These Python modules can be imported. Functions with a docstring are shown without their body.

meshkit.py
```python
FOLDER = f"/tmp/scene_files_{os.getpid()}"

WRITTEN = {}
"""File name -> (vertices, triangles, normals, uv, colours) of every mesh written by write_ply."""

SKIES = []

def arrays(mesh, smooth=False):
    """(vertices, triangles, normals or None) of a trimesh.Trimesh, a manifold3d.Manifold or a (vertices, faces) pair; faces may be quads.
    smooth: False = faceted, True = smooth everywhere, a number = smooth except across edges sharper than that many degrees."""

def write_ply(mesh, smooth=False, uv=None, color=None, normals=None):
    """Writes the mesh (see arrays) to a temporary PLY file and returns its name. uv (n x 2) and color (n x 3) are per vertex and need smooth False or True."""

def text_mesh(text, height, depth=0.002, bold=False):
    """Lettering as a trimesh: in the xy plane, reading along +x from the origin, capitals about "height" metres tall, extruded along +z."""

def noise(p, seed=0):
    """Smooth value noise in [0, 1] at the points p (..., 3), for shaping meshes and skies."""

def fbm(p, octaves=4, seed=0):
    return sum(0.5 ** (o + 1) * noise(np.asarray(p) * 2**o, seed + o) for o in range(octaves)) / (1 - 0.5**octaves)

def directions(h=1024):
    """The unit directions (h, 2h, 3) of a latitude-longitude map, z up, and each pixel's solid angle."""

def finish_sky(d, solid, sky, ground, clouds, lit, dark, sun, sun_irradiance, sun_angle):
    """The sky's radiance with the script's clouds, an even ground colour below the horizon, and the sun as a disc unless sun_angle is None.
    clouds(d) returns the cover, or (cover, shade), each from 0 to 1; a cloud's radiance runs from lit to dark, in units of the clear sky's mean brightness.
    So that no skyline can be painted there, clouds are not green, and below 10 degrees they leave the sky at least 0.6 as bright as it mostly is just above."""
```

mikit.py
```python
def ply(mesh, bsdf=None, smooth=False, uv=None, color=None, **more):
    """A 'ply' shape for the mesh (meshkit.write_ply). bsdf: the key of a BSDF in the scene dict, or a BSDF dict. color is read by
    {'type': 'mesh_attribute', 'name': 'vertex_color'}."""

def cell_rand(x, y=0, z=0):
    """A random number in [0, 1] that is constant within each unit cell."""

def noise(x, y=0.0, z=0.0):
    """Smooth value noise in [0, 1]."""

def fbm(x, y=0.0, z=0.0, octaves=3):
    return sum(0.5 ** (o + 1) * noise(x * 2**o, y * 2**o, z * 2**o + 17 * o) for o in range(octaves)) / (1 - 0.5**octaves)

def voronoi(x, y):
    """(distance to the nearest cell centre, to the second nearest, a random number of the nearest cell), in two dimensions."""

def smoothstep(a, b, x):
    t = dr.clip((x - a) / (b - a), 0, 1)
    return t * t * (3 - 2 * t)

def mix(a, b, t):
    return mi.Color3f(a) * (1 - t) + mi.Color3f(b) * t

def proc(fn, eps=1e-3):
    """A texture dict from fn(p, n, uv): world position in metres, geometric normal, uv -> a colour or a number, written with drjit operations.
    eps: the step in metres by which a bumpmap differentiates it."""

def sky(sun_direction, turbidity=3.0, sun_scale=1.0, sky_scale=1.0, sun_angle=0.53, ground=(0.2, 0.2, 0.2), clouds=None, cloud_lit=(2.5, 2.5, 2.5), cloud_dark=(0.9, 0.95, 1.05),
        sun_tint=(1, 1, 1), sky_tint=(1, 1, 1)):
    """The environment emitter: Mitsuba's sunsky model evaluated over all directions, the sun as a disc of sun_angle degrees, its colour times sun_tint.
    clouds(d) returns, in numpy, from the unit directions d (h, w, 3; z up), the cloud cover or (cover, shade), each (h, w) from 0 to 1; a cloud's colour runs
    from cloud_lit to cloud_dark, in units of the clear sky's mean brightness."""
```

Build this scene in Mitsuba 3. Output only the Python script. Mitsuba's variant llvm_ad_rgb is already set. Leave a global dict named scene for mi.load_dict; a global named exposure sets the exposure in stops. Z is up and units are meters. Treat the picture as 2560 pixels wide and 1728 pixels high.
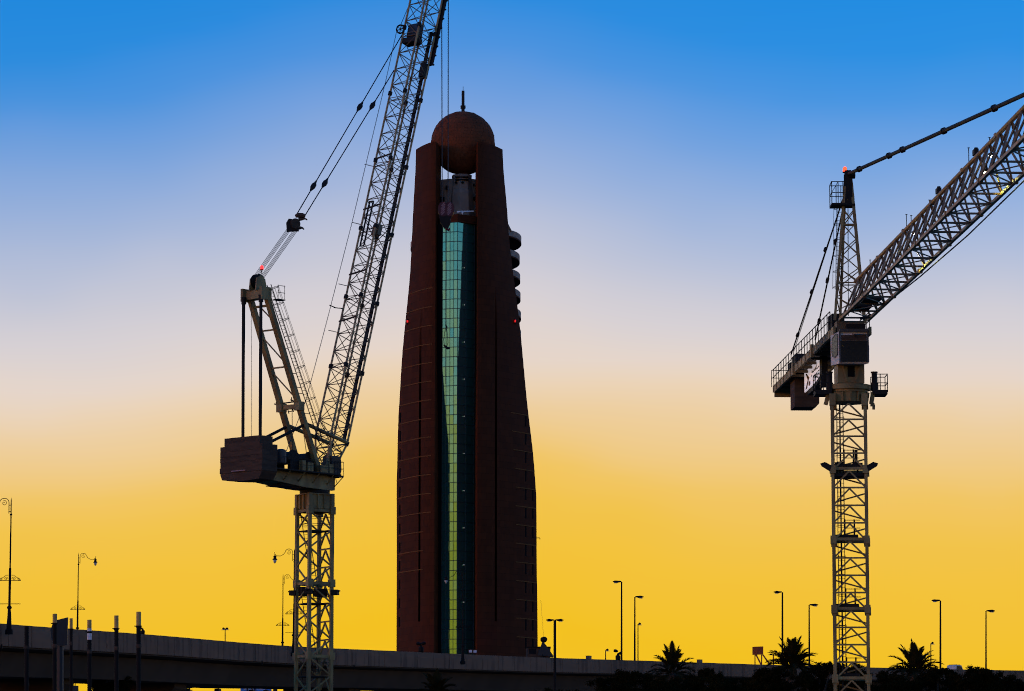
import math, random
from collections import Counter
import numpy as np, trimesh, manifold3d as m3, mitsuba as mi, drjit as dr
import mikit, meshkit
T = mi.ScalarTransform4f
rng = np.random.default_rng(7)
random.seed(7)
# ---------------------------------------------------------------- camera, sky, exposure
FPX, CX, CY, YH = 9500.0, 1280.0, 864.0, 2150.0      # focal length, centre and horizon row in photo pixels (2560 x 1728)
EYE = np.array([0.0, 0.0, 1.7])
PITCH = math.atan((YH - CY) / FPX)
FW = np.array([0, math.cos(PITCH), math.sin(PITCH)])
UPV = np.array([0, -math.sin(PITCH), math.cos(PITCH)])
exposure = 0.0
scene, labels = {}, {}
scene['camera'] = {'type': 'perspective', 'fov': math.degrees(2 * math.atan(1280 / FPX)), 'fov_axis': 'x', 'near_clip': 0.5, 'far_clip': 60000.0,
                   'to_world': T().look_at(origin=EYE.tolist(), target=(EYE + FW).tolist(), up=[0, 0, 1])}


def clouds(d):
    """The dusk haze: an amber layer low down, a pale lavender one above it, thinning to the blue; it fades round the horizon away from the sunset on the left."""
    e = np.degrees(np.arcsin(np.clip(d[..., 2], -1, 1)))
    az = np.degrees(np.arctan2(d[..., 0], d[..., 1]))
    n = meshkit.fbm(d * np.array([16, 16, 24.0]), 3, 5) - 0.5
    e2 = e + 0.9 * n - 0.75 * np.exp(-((az + 1) / 3.2) ** 2) + 0.25 + (0.25 * np.clip((az - 1) / 5, 0, 1) + 0.35 * np.clip((-az - 3) / 4, 0, 1)) * np.clip((e - 7) / 3, 0, 1)
    cover = np.interp(e2, [0, 7.0, 7.4, 8.3, 9.6, 10.9, 11.8, 12.6, 14.0], [1, 1, .96, .79, .47, .22, .08, .02, 0])
    shade = np.interp(e2, [0, 2.4, 3.0, 4.3, 5.0, 5.6, 6.6, 7.3, 8], [.04, .0, .0, .045, .09, .18, .54, .9, 1])
    delta = np.abs((az + 70 + 180) % 360 - 180)
    t = np.clip((delta - 85) / 75, 0, 1)
    glow = 1 - 0.3 * t * t * (3 - 2 * t)
    return cover * glow, shade


_a, _e = math.radians(-112), math.radians(7.0)
SUN_K = 0.42
scene['sky_light'] = mikit.sky([math.sin(_a) * math.cos(_e), math.cos(_a) * math.cos(_e), math.sin(_e)], turbidity=2, sun_scale=SUN_K, sun_angle=14, sun_tint=(1.0, .50, .24), sky_scale=1.0,
                               ground=(0.06, 0.05, 0.045), sky_tint=(0.22, 4.3, 12.0), clouds=clouds, cloud_lit=(3.98, 2.37, 0.07), cloud_dark=(3.55, 3.08, 2.85))


# ---------------------------------------------------------------- helpers
def at(px, py, Y):
    """World point on the ray of photo pixel (px, py) that lies Y metres ahead."""
    d = FW + np.array([1, 0, 0]) * (px - CX) / FPX - UPV * (py - CY) / FPX
    return EYE + d * (Y / d[1])


def proj(p):
    v = np.asarray(p, float) - EYE
    z = v @ FW
    return np.stack([CX + FPX * v[..., 0] / z, CY - FPX * (v @ UPV) / z], -1)


def unit(v):
    v = np.asarray(v, float)
    return v / np.linalg.norm(v)


def frame(d, up=(0, 0, 1)):
    d = unit(d)
    s = np.cross(d, up)
    if np.linalg.norm(s) < 1e-4:
        s = np.cross(d, [1, 0, 0])
    s = unit(s)
    return d, s, np.cross(s, d)


def obox(c, ax, hx, hy, hz):
    """Box with centre c, axes ax (3 rows) and half sizes."""
    v = np.array([[x, y, z] for x in (-1, 1) for y in (-1, 1) for z in (-1, 1)], float) * [hx, hy, hz]
    f = np.array([[0, 1, 3], [0, 3, 2], [4, 6, 7], [4, 7, 5], [0, 4, 5], [0, 5, 1], [2, 3, 7], [2, 7, 6], [0, 2, 6], [0, 6, 4], [1, 5, 7], [1, 7, 3]])
    return v @ np.asarray(ax) + c, f


def bar(p, q, w, h=None, up=(0, 0, 1)):
    p, q = np.asarray(p, float), np.asarray(q, float)
    d, s, u = frame(q - p, up)
    L = np.linalg.norm(q - p)
    return obox((p + q) / 2, [d, s, u], L / 2, w / 2, (h or w) / 2)


def tube(p, q, r, n=6, r2=None):
    p, q = np.asarray(p, float), np.asarray(q, float)
    return ptube([p, q], [r, r if r2 is None else r2], n)


def ptube(pts, r, n=6, closed_ends=True):
    pts = np.asarray(pts, float)
    r = np.broadcast_to(r, len(pts))
    t = np.gradient(pts, axis=0)
    _, s, u = frame(t[0], (0, 0, 1) if abs(unit(t[0])[2]) < .95 else (0, 1, 0))
    a = np.arange(n) / n * 2 * np.pi
    V, F = [], []
    for i, p in enumerate(pts):
        d = unit(t[i])
        s = unit(s - d * (s @ d))
        u = np.cross(s, d)
        V.append(p + r[i] * (np.cos(a)[:, None] * s + np.sin(a)[:, None] * u))
        if i:
            b, c = (i - 1) * n, i * n
            for k in range(n):
                l = (k + 1) % n
                F += [[b + k, c + l, b + l], [b + k, c + k, c + l]]
    V = np.vstack(V + [pts[:1], pts[-1:]])
    m = len(pts) * n
    for k in range(n):
        F += [[m, k, (k + 1) % n], [m + 1, m - n + (k + 1) % n, m - n + k]]
    return V, np.array(F)


def lathe(c, prof, n=12, axis=(0, 0, 1)):
    """Surface of revolution about axis through c; prof is (height, radius) pairs."""
    d, s, u = frame(axis, (0, 1, 0))
    a = np.arange(n) / n * 2 * np.pi
    V = np.vstack([c + d * h + max(r, 1e-4) * (np.cos(a)[:, None] * s + np.sin(a)[:, None] * u) for h, r in prof])
    F = []
    for i in range(len(prof) - 1):
        for k in range(n):
            l = (k + 1) % n
            F += [[i * n + k, i * n + l, i * n + n + l], [i * n + k, i * n + n + l, i * n + n + k]]
    m = len(V)
    V = np.vstack([V, c + d * prof[0][0], c + d * prof[-1][0]])
    for k in range(n):
        l = (k + 1) % n
        F += [[m, l, k], [m + 1, (len(prof) - 1) * n + k, (len(prof) - 1) * n + l]]
    return V, np.array(F)


def prism(poly, o, ax):
    """Extrudes the 2-D polygon (in ax[0], ax[1]) by the vector ax[2]; o is its origin."""
    from shapely.geometry import Polygon
    v2, f = trimesh.creation.triangulate_polygon(Polygon(poly), engine='earcut')
    n = len(v2)
    ax = np.asarray(ax, float)
    base = o + v2 @ ax[:2]
    V = [base, base + ax[2]]
    F = [f[:, ::-1], f + n]
    p = np.asarray(poly, float)
    ring = o + p @ ax[:2]
    V += [ring, ring + ax[2]]
    m, k = len(p), 2 * n
    i = np.arange(m)
    j = (i + 1) % m
    F += [np.stack([k + i, k + j, k + m + j], 1), np.stack([k + i, k + m + j, k + m + i], 1)]
    return np.vstack(V), np.vstack(F)


def cat(ms):
    V, F, n = [], [], 0
    for v, f in ms:
        V.append(v), F.append(np.asarray(f) + n)
        n += len(v)
    return np.vstack(V), np.vstack(F)


def tm(m):
    return trimesh.Trimesh(np.asarray(m[0]), np.asarray(m[1]), process=False)


counts = Counter()


def fresh(name):
    n = counts[name]
    counts[name] += 1
    return name if n == 0 else f'{name}_{n:03d}'


def thing(name, label, cat_, group=None):
    k = fresh(name)
    labels[k] = {'label': label, 'category': cat_}
    if group:
        labels[k]['group'] = group
    return k


def part(parent, name, mesh, mat, smooth=False, label=None, kind=None, **more):
    k = fresh(parent + '__' + name) if parent else fresh(name)
    if isinstance(mesh, list):
        mesh = cat(mesh)
    v, f = np.asarray(mesh[0], float), np.asarray(mesh[1], int)
    if f.shape[1] == 3:
        c = v - v.mean(0)
        if np.einsum('ij,ij->', c[f[:, 0]], np.cross(c[f[:, 1]], c[f[:, 2]])) < 0:
            mesh = (v, f[:, ::-1])
    scene[k] = mikit.ply(mesh, mat, smooth=smooth, **more)
    if label or kind:
        labels[k] = {**({'label': label} if label else {}), **({'kind': kind} if kind else {})}
    return k


def bars(parent, name, found, mat, limit=300):
    """Lattice members: the ones that show largest become parts, the rest one part of kind stuff. found: (mesh, p, q)."""
    size = [-np.linalg.norm(np.subtract(*proj([p, q]))) if -60 < proj(np.add(p, q) / 2)[0] < 2620 and -60 < proj(np.add(p, q) / 2)[1] < 1790 else 0 for _, p, q in found]
    order = np.argsort(size, kind='stable')
    show = [i for i in order if size[i] < 0][:limit]
    keep = set(show)
    for i in sorted(keep):
        part(parent, name, found[i][0], mat)
    rest = [found[i][0] for i in range(len(found)) if i not in keep]
    if rest:
        part(parent, name + '_rest', rest, mat, kind='stuff')


def B(p, q, w, h=None):
    return (bar(p, q, w, h), np.asarray(p), np.asarray(q))


def Tb(p, q, r, n=6):
    return (tube(p, q, r, n), np.asarray(p), np.asarray(q))


# ---------------------------------------------------------------- materials
def rgb(c):
    return {'type': 'rgb', 'value': list(c)}


def flat(c, rough=.6, metal=0.0, spec=.4):
    return {'type': 'twosided', 'bsdf': {'type': 'principled', 'base_color': rgb(c) if not isinstance(c, dict) else c, 'roughness': rough, 'metallic': metal, 'specular': spec}}


def noisy(a, b, s, sz=None, lo=.3, hi=.7):
    return mikit.proc(lambda p, n, uv: mikit.mix(a, b, mikit.smoothstep(lo, hi, mikit.fbm(p.x * s, p.y * s, p.z * (sz or s), octaves=3))))


scene['crane_paint'] = flat(noisy((.33, .225, .085), (.21, .13, .05), 1.3, .5), .5, spec=.25)
scene['backlit_paint'] = flat(noisy((.20, .13, .06), (.11, .07, .034), 2.0), .5)  # same crane paint, darkened: contrast with the bright sky put into the colour
scene['jib_paint'] = flat(noisy((.43, .265, .10), (.26, .155, .06), 1.5), .5)
scene['dark_steel'] = flat((.016, .012, .010), .6, spec=.18)
scene['rope_steel'] = flat((.02, .022, .028), .5, .3)
scene['slab_concrete'] = flat(noisy((.085, .046, .026), (.058, .031, .018), 1.2, 4), .9)


def granite(p, n, uv):
    course = dr.floor(p.z / 1.55)
    along = dr.select(dr.abs(n.x) > dr.abs(n.y), p.y, p.x) / 2.4 + .5 * (course - 2 * dr.floor(course / 2))
    tone = mikit.cell_rand(dr.floor(along), course)
    jz, ja = p.z / 1.55 - course, along - dr.floor(along)
    joint = mikit.smoothstep(.93, .98, jz) + .7 * mikit.smoothstep(.955, .985, ja)
    streak = mikit.fbm(p.x * .9, p.y * .9, p.z * .06)
    return mikit.mix((.108, .025, .0075), (.064, .0150, .005), .45 * tone + .55 * streak) * (1 - .42 * dr.minimum(joint, 1))


scene['granite'] = flat(mikit.proc(granite), .8, spec=.1)
scene['ledge_stone'] = flat((.22, .085, .025), .8, spec=.1)
scene['dome_stone'] = flat(noisy((.20, .055, .022), (.165, .045, .018), .5), .8, spec=.1)
scene['pale_stone'] = flat(noisy((.40, .25, .17), (.31, .195, .14), .35, .2), .8)
scene['dark_void'] = flat((.006, .006, .007), .9, spec=.1)
scene['mirror_glass'] = {'type': 'twosided', 'bsdf': {'type': 'blendbsdf', 'weight': .22, 'glass': {'type': 'roughconductor', 'alpha': .01, 'material': 'none', 'specular_reflectance': rgb((.21, .43, .27))}, 'tint': {'type': 'diffuse', 'reflectance': rgb((.02, .26, .22))}}}
scene['mullion_metal'] = flat((.01, .03, .028), .5)
scene['dark_glass'] = flat((.006, .007, .01), .3, spec=.2)
scene['window_glass'] = flat((.006, .005, .006), .6, spec=.15)
scene['parapet_concrete'] = flat(mikit.proc(lambda p, n, uv: mikit.mix((.25, .115, .060), (.17, .080, .042), mikit.fbm(p.x * .22, p.y * .22, p.z * .9)) *
                                             (1 - .35 * mikit.smoothstep(.52, .8, mikit.noise(p.x * 1.7, p.y * 1.7, p.z * .25)))), .9)
scene['girder_concrete'] = flat(noisy((.06, .032, .018), (.042, .023, .013), .2), .9)
scene['asphalt'] = flat((.05, .05, .05), .9)
scene['lamp_black'] = flat((.012, .009, .008), .7, spec=.1)
scene['lamp_grey'] = flat((.06, .05, .045), .5)
scene['frosted_glass'] = flat((.55, .5, .42), .4)
scene['palm_leaf'] = flat((.022, .016, .004), .8, spec=.06)
scene['tree_leaf'] = flat(noisy((.020, .014, .003), (.011, .008, .002), .8), .9, spec=.03)
scene['bark'] = flat(noisy((.07, .05, .035), (.04, .03, .02), 4), .9)
scene['dry_sand'] = flat(noisy((.10, .08, .06), (.065, .052, .042), .05), .95)
scene['sign_white'] = flat((.85, .76, .72), .5)
scene['sign_red'] = flat((.10, .008, .012), .5)
scene['sign_black'] = flat((.015, .015, .017), .5)
scene['cab_white'] = flat(noisy((.60, .50, .44), (.46, .38, .34), 1.5), .4)
scene['stripe_red'] = flat((.075, .005, .009), .5)
scene['stripe_white'] = flat((.30, .17, .18), .5)
scene['rust_board'] = flat((.36, .06, .012), .7)
scene['post_tan'] = flat(noisy((.60, .33, .09), (.42, .22, .06), 1.5), .5)
scene['post_white'] = flat((.62, .58, .62), .35)
scene['blue_board'] = flat(mikit.proc(lambda p, n, uv: mikit.mix((.01, .06, .42), (.03, .30, .75), mikit.fbm(p.x * .5, p.z * .9))), .3)
scene['car_white'] = flat((.5, .48, .46), .3)


def lamp(col, k):
    return {'type': 'area', 'radiance': rgb([c * k for c in col])}


# ---------------------------------------------------------------- ground
k = part('', 'ground', (np.array([[-9000, -3000, 0], [9000, -3000, 0], [9000, 15000, 0], [-9000, 15000, 0.]]), np.array([[0, 1, 2, 3]])), 'dry_sand')
labels[k] = {'label': 'dark sandy ground below the cranes and the flyover', 'category': 'ground', 'kind': 'structure'}

# ================================================================ the tower
YT = 900.0
S_T = YT / FPX
XC = 1155.6


def zt(py, dy=0.0):
    return at(XC, py, YT + dy)[2]


AXT = np.array([at(XC, 1000, YT)[0], YT, 0.0])       # tower axis on the ground
_yr = np.array([300, 375, 520, 617, 661, 837, 881, 1013, 1046, 1146, 1212, 1234, 1432, 1630, 2150.])
_rl = np.interp(_yr, [375, 661, 881, 1046, 1212, 1432, 1630], [118.6, 131, 151, 160.6, 164, 163, 163]) * S_T
_rr = np.interp(_yr, [375, 617, 837, 1013, 1146, 1234, 1432, 1630], [101.5, 120, 147.4, 164, 179.4, 186, 187.5, 189.5]) * S_T
_fr = np.interp(_yr, [375, 560, 900, 1050, 1150, 1700], [10.3, 11.3, 12.5, 14.0, 15.1, 15.5])
_zr = np.array([zt(y) for y in _yr])
_o = np.argsort(_zr)
# a spline through the measured outline, so that the side walls are one smooth curve
from scipy.interpolate import PchipInterpolator
RL, RR, FR = (PchipInterpolator(_zr[_o], a[_o]) for a in (_rl, _rr, _fr))
ZTOP = zt(374)
A0, A1 = 66.0 * S_T, 57.0 * S_T
A0R, A1R = 39.5 * S_T, 33.0 * S_T


def outline(side, z, grow=0.0, m=27, t0=0.0, t1=180.0):
    """Plan points of a shell from its inner front corner round to its inner back corner (local x, y; the front is -y)."""
    a = A0 if side < 0 else A0R
    r = float((RL if side < 0 else RR)(z))
    q = float(FR(z))
    t = np.linspace(t0, t1, m) / 90
    u = np.where(t <= 1, t, 2 - t)
    sg = np.where(t <= 1, -1, 1)
    x = a + (r - a) * u + grow * u
    y = sg * (q * (1 - u ** 1.6) + grow * (1 - u ** 3))
    return np.stack([side * x, y], 1)


tower = thing('office_tower', 'tall dark red-brown tower topped by a sphere, green glass strip up its front', 'tower')
zs = np.unique(np.concatenate([np.linspace(0, ZTOP, 46)]))
for side in (-1, 1):
    rings = []
    for z in zs:
        p = outline(side, z)
        a1 = A1 if side < 0 else A1R
        inner = np.array([[side * a1, float(FR(z))], [side * a1, -float(FR(z)) + 5.5]])
        ring = np.vstack([p, inner])
        rings.append(np.column_stack([ring, np.full(len(ring), z)]))
    m = len(rings[0])
    V = np.vstack(rings)
    F = []
    for i in range(len(rings) - 1):
        j = np.arange(m)
        l = (j + 1) % m
        F += [np.stack([i * m + j, i * m + l, i * m + m + l], 1), np.stack([i * m + j, i * m + m + l, i * m + m + j], 1)]
    from shapely.geometry import Polygon
    for end in (0, len(rings) - 1):
        c = len(V)
        V = np.vstack([V, rings[end].mean(0)])
        j = np.arange(m)
        l = (j + 1) % m
        F.append(np.stack([np.full(m, c), end * m + l, end * m + j], 1) if end == 0 else np.stack([np.full(m, c), end * m + j, end * m + l], 1))
    V = V[:, :3].copy()
    F = np.vstack(F)
    if trimesh.Trimesh(V, F, process=False).volume < 0:
        F = F[:, ::-1]
    man = m3.Manifold(m3.Mesh(V.astype(np.float32), F.astype(np.uint32)))
    # the long slot and the small windows are cut out
    sx = (1052 - XC) * S_T if side < 0 else (1241 - XC) * S_T
    cuts = [m3.Manifold.cube([.5, 8.0, zt(572) - zt(1562)]).translate([sx - .25, -16.5, zt(1562)])]
    wins = []
    if side < 0:
        for kk in range(12):
            wins.append((1000.5, 1046 + 46.4 * kk, 25))
    else:
        for kk in range(13):
            wins.append((1315, 1055 + 46.4 * kk, 27))
        for kk in range(9):
            wins.append((1332.5, 1240 + 46.4 * kk, 27))
    spots = []
    for wx, wy, wh in wins:
        z0, z1 = zt(wy + wh / 2), zt(wy - wh / 2)
        lx = (wx - XC) * S_T
        pl = outline(side, (z0 + z1) / 2, m=181, t1=90)
        yy = np.interp(abs(lx), np.abs(pl[:, 0]), pl[:, 1])
        spots.append((lx, yy, z0, z1))
        cuts.append(m3.Manifold.cube([.34, 3.0, z1 - z0]).translate([lx - .17, yy - 1.5, z0]))
    man = man - m3.Manifold.batch_boolean(cuts, m3.OpType.Add)
    mm = man.to_mesh()
    shell = part(tower, 'shell', (mm.vert_properties[:, :3] + AXT, mm.tri_verts), 'granite', smooth=25, label=('left' if side < 0 else 'right') + ' curved stone shell')
    for lx, yy, z0, z1 in spots:
        part(shell, 'window', obox(AXT + [lx, yy + 1.05, (z0 + z1) / 2], np.eye(3), .24, .75, (z1 - z0) / 2 + .05), 'window_glass')
    # raised stone bands
    ys = np.arange(738, 1480, 46.4) if side < 0 else np.arange(1040, 1600, 46.4)
    for yb in ys:
        z = zt(yb)
        t0, t1 = (8, 150) if side < 0 else (58, 150)
        if side < 0 and yb > 1340:
            t0 = 26
        a = outline(side, z, .14, 29, t0, t1)
        b = outline(side, z, -.3, 29, t0, t1)
        ring = np.vstack([a, b[::-1]])
        part(shell, 'ledge', prism(ring if side > 0 else ring[::-1], AXT + [0, 0, z - .09], np.array([[1, 0, 0], [0, 1, 0], [0, 0, .18]])), 'ledge_stone')
    # aviation warning light
    zl = zt(806)
    lx = (1017.5 - XC if side < 0 else 1289 - XC) * S_T
    pl = outline(side, zl, m=181, t1=90)
    yy = np.interp(abs(lx), np.abs(pl[:, 0]), pl[:, 1])
    part(tower, 'warning_light', [obox(AXT + [lx, yy - .45, zl - .5], np.eye(3), .22, .4, .25), lathe(AXT + [lx, yy - .45, zl - .25], [(0, .3), (.5, .3), (.8, .12)], 10)], 'dark_steel')
    ik = part(tower + '__warning_light' + ('' if side < 0 else '_001'), 'bulb', lathe(AXT + [lx, yy - .95, zl - .1], [(-.3, .1), (-.22, .19), (.22, .19), (.3, .08)], 10), 'stripe_red')
    scene[ik]['emitter'] = lamp((1, .02, .02), .8)

# the core between the shells
ztop_core = zt(430, -2)
zg0, zg1 = 0.0, zt(556, -12)


def tp(px, y, z):
    """Tower point: photo column px, local depth y, height z."""
    return np.array([(px - CX) * (YT + y) / FPX, YT + y, z])


YG = -12.3
pL, pM, pR = (1104.5, -10.9), (1142.3, YG), (1184, -8.6)
core = [tp(1092, -9.6, 0), tp(1142.3, YG + .35, 0), tp(1193, -7.6, 0), tp(1193, 9, 0), tp(1092, 9, 0)]
poly = np.array([[p[0], p[1]] for p in core])
part(tower, 'core_wall', prism(poly, np.zeros(3), np.array([[1, 0, 0], [0, 1, 0], [0, 0, zg1]])), 'dark_void')
rows = 46
zrow = np.linspace(zt(1672, -12), zg1, rows + 1)
for (a, b, cols, name) in ((pL, pM, 4, 'left'), (pM, pR, 2, 'right')):
    pa, pb = tp(a[0], a[1], 0), tp(b[0], b[1], 0)
    d = unit(pb - pa)
    nrm = np.array([d[1], -d[0], 0])
    L = np.linalg.norm(pb - pa)
    bay = part(tower, 'glass_bay', [bar(pa + nrm * .06 + [0, 0, z], pb + nrm * .06 + [0, 0, z], .09, .16) for z in zrow] +
               [bar(pa + d * L * c / cols + nrm * .065 + [0, 0, zrow[0]], pa + d * L * c / cols + nrm * .065 + [0, 0, zrow[-1]], .12, .1) for c in range(cols + 1)], 'mullion_metal',
               label=name + ' facet of the green glass bay')
    for i in range(rows):
        for c in range(cols):
            tilt = rng.normal(0, .006, 2)
            q = []
            for u, w in ((0, 0), (1, 0), (1, 1), (0, 1)):
                p = pa + d * L * (c + u) / cols + [0, 0, zrow[i] + (zrow[i + 1] - zrow[i]) * w]
                q.append(p + nrm * (.02 + tilt[0] * (u - .5) * L / cols + tilt[1] * (w - .5) * 2))
            part(bay, 'pane', (np.array(q), np.array([[0, 1, 2], [0, 2, 3]])), 'mirror_glass')
    if name == 'right':
        ll = [lathe(pa + d * L * .36 + nrm * .3 + [0, 0, zt(668 + 93 * j, -12)], [(-.12, .03), (0, .12), (.12, .03)], 8) for j in range(10)]
        kk = part(bay, 'lit_lamp', ll, 'frosted_glass', kind='stuff')
        scene[kk]['emitter'] = lamp((1, .95, .85), .25)
# stone cap over the glass, pale crown walls, pillar and sphere
cap = [tp(1096, -9.2, 0), tp(1142.3, YG - .3, 0), tp(1192, -9.0, 0), tp(1192, 4, 0), tp(1096, 4, 0)]
z0, z1 = zt(556, -12) + .02, zt(536, -12)
part(tower, 'bay_cap', prism(np.array([[p[0], p[1]] for p in cap]), np.array([0, 0, z0]), np.array([[1, 0, 0], [0, 1, 0], [0, 0, z1 - z0]])), 'granite')
zb, zc = z1 + .02, zt(448, -2)
# curved pale wall behind, with dark openings
wall = []
for t in np.linspace(-64, 64, 15):
    wall.append([.4 - 1.0 + 5.3 * math.sin(math.radians(t)), -1.2 - 3.0 * math.cos(math.radians(t)) + 1.5])
wall = np.array(wall)
wall = np.vstack([wall, wall[::-1] + [0, .8]])
cw = part(tower, 'crown_wall', prism(wall, AXT + [0, 0, zb], np.array([[1, 0, 0], [0, 1, 0], [0, 0, zc - zb]])), 'pale_stone', smooth=30)
for px, py, w, h in ((1102, 503, 12, 11), (1186, 501, 9, 8), (1115, 474, 7, 8), (1183, 467, 4, 4)):
    part(cw, 'opening', obox(tp(px, -1.9 if px in (1102, 1186) else -2.6, zt(py, 0)), np.eye(3), w * S_T / 2, .9, h * S_T / 2), 'dark_void')
# octagonal pillar, flared at its foot
def octo(z, hw, hd, cx):
    return np.array([[cx + hw * math.cos(math.radians(22.5 + 45 * i + 14)), YT - 2.2 + hd * math.sin(math.radians(22.5 + 45 * i + 14)), z] for i in range(8)])
pc = tp(1153, -1, 0)[0]
lev = [(zb, 3.0, 4.2), (zt(492), 2.7, 3.9), (zt(480), 2.5, 3.2), (zt(455), 2.35, 2.9), (zt(439.5, -2), 2.45, 2.7)]
V = np.vstack([octo(z, a, b, pc) for z, a, b in lev])
F = []
for i in range(len(lev) - 1):
    for j in range(8):
        l = (j + 1) % 8
        F += [[i * 8 + j, i * 8 + l, i * 8 + 8 + l], [i * 8 + j, i * 8 + 8 + l, i * 8 + 8 + j]]
F += [[32, 32 + j, 32 + j + 1] for j in range(1, 7)]
pil = part(tower, 'pillar', (V, np.array(F)), 'pale_stone')
for py in (452, 459):
    part(pil, 'vent_slot', obox(np.array([pc, YT - 4.95, zt(py)]), np.eye(3), 1.6, .3, .14), 'dark_void')
for px in (1138, 1155):
    part(pil, 'vent_hole', lathe(np.array([tp(px, -3, 0)[0], YT - 4.9, zt(466)]), [(0, .3), (.5, .3)], 8, (0, -1, 0)), 'dark_void')
part(tower, 'maintenance_beam', [bar(tp(1141, YG + 1, zt(526, -12) - .2), tp(1183, YG + 3, zt(523.5, -12)), .25, .3), bar(tp(1141, YG + 1, zt(529, -12)), tp(1147, YG + 1, zt(528, -12)), .4, .35),
                                prism([(-.35, 0), (.35, 0), (0, -.85)], tp(1154, YG + 1.2, zt(526.5, -12)), np.array([[1, 0, 0], [0, 0, 1], [0, .2, 0]]))], 'sign_white')
# sphere of slightly uneven stone panels in staggered courses
SR = 81.0 * S_T
SC = np.array([tp(1155.5, 0, 0)[0], YT, zt(358)])
nl = 30
PV, PF, PN = [], [], 0
for i in range(nl):
    l0, l1 = -np.pi / 2 + np.pi * i / nl, -np.pi / 2 + np.pi * (i + 1) / nl
    n = max(6, int(58 * math.cos((l0 + l1) / 2)))
    for j in range(n):
        o = .5 * (i % 2)
        a0, a1 = 2 * np.pi * (j + o) / n, 2 * np.pi * (j + 1 + o) / n
        g = .0022
        c = [(l0 + g, a0 + g), (l0 + g, a1 - g), (l1 - g, a1 - g), (l1 - g, a0 + g)]
        off = SR + rng.uniform(-.02, .03) + rng.normal(0, .030, 4)
        q = np.array([[math.cos(la) * math.cos(aa), math.cos(la) * math.sin(aa), math.sin(la)] for la, aa in c]) * off[:, None] + SC
        PV.append(q)
        PF += [[PN, PN + 1, PN + 2], [PN, PN + 2, PN + 3]]
        PN += 4
sph = trimesh.creation.icosphere(4, SR - .08)
dome = part(tower, 'sphere', (sph.vertices + SC, sph.faces), 'granite', smooth=True)
part(dome, 'stone_panel', (np.vstack(PV), np.array(PF)), 'dome_stone', kind='stuff')
zs1 = SC[2] + SR
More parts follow.
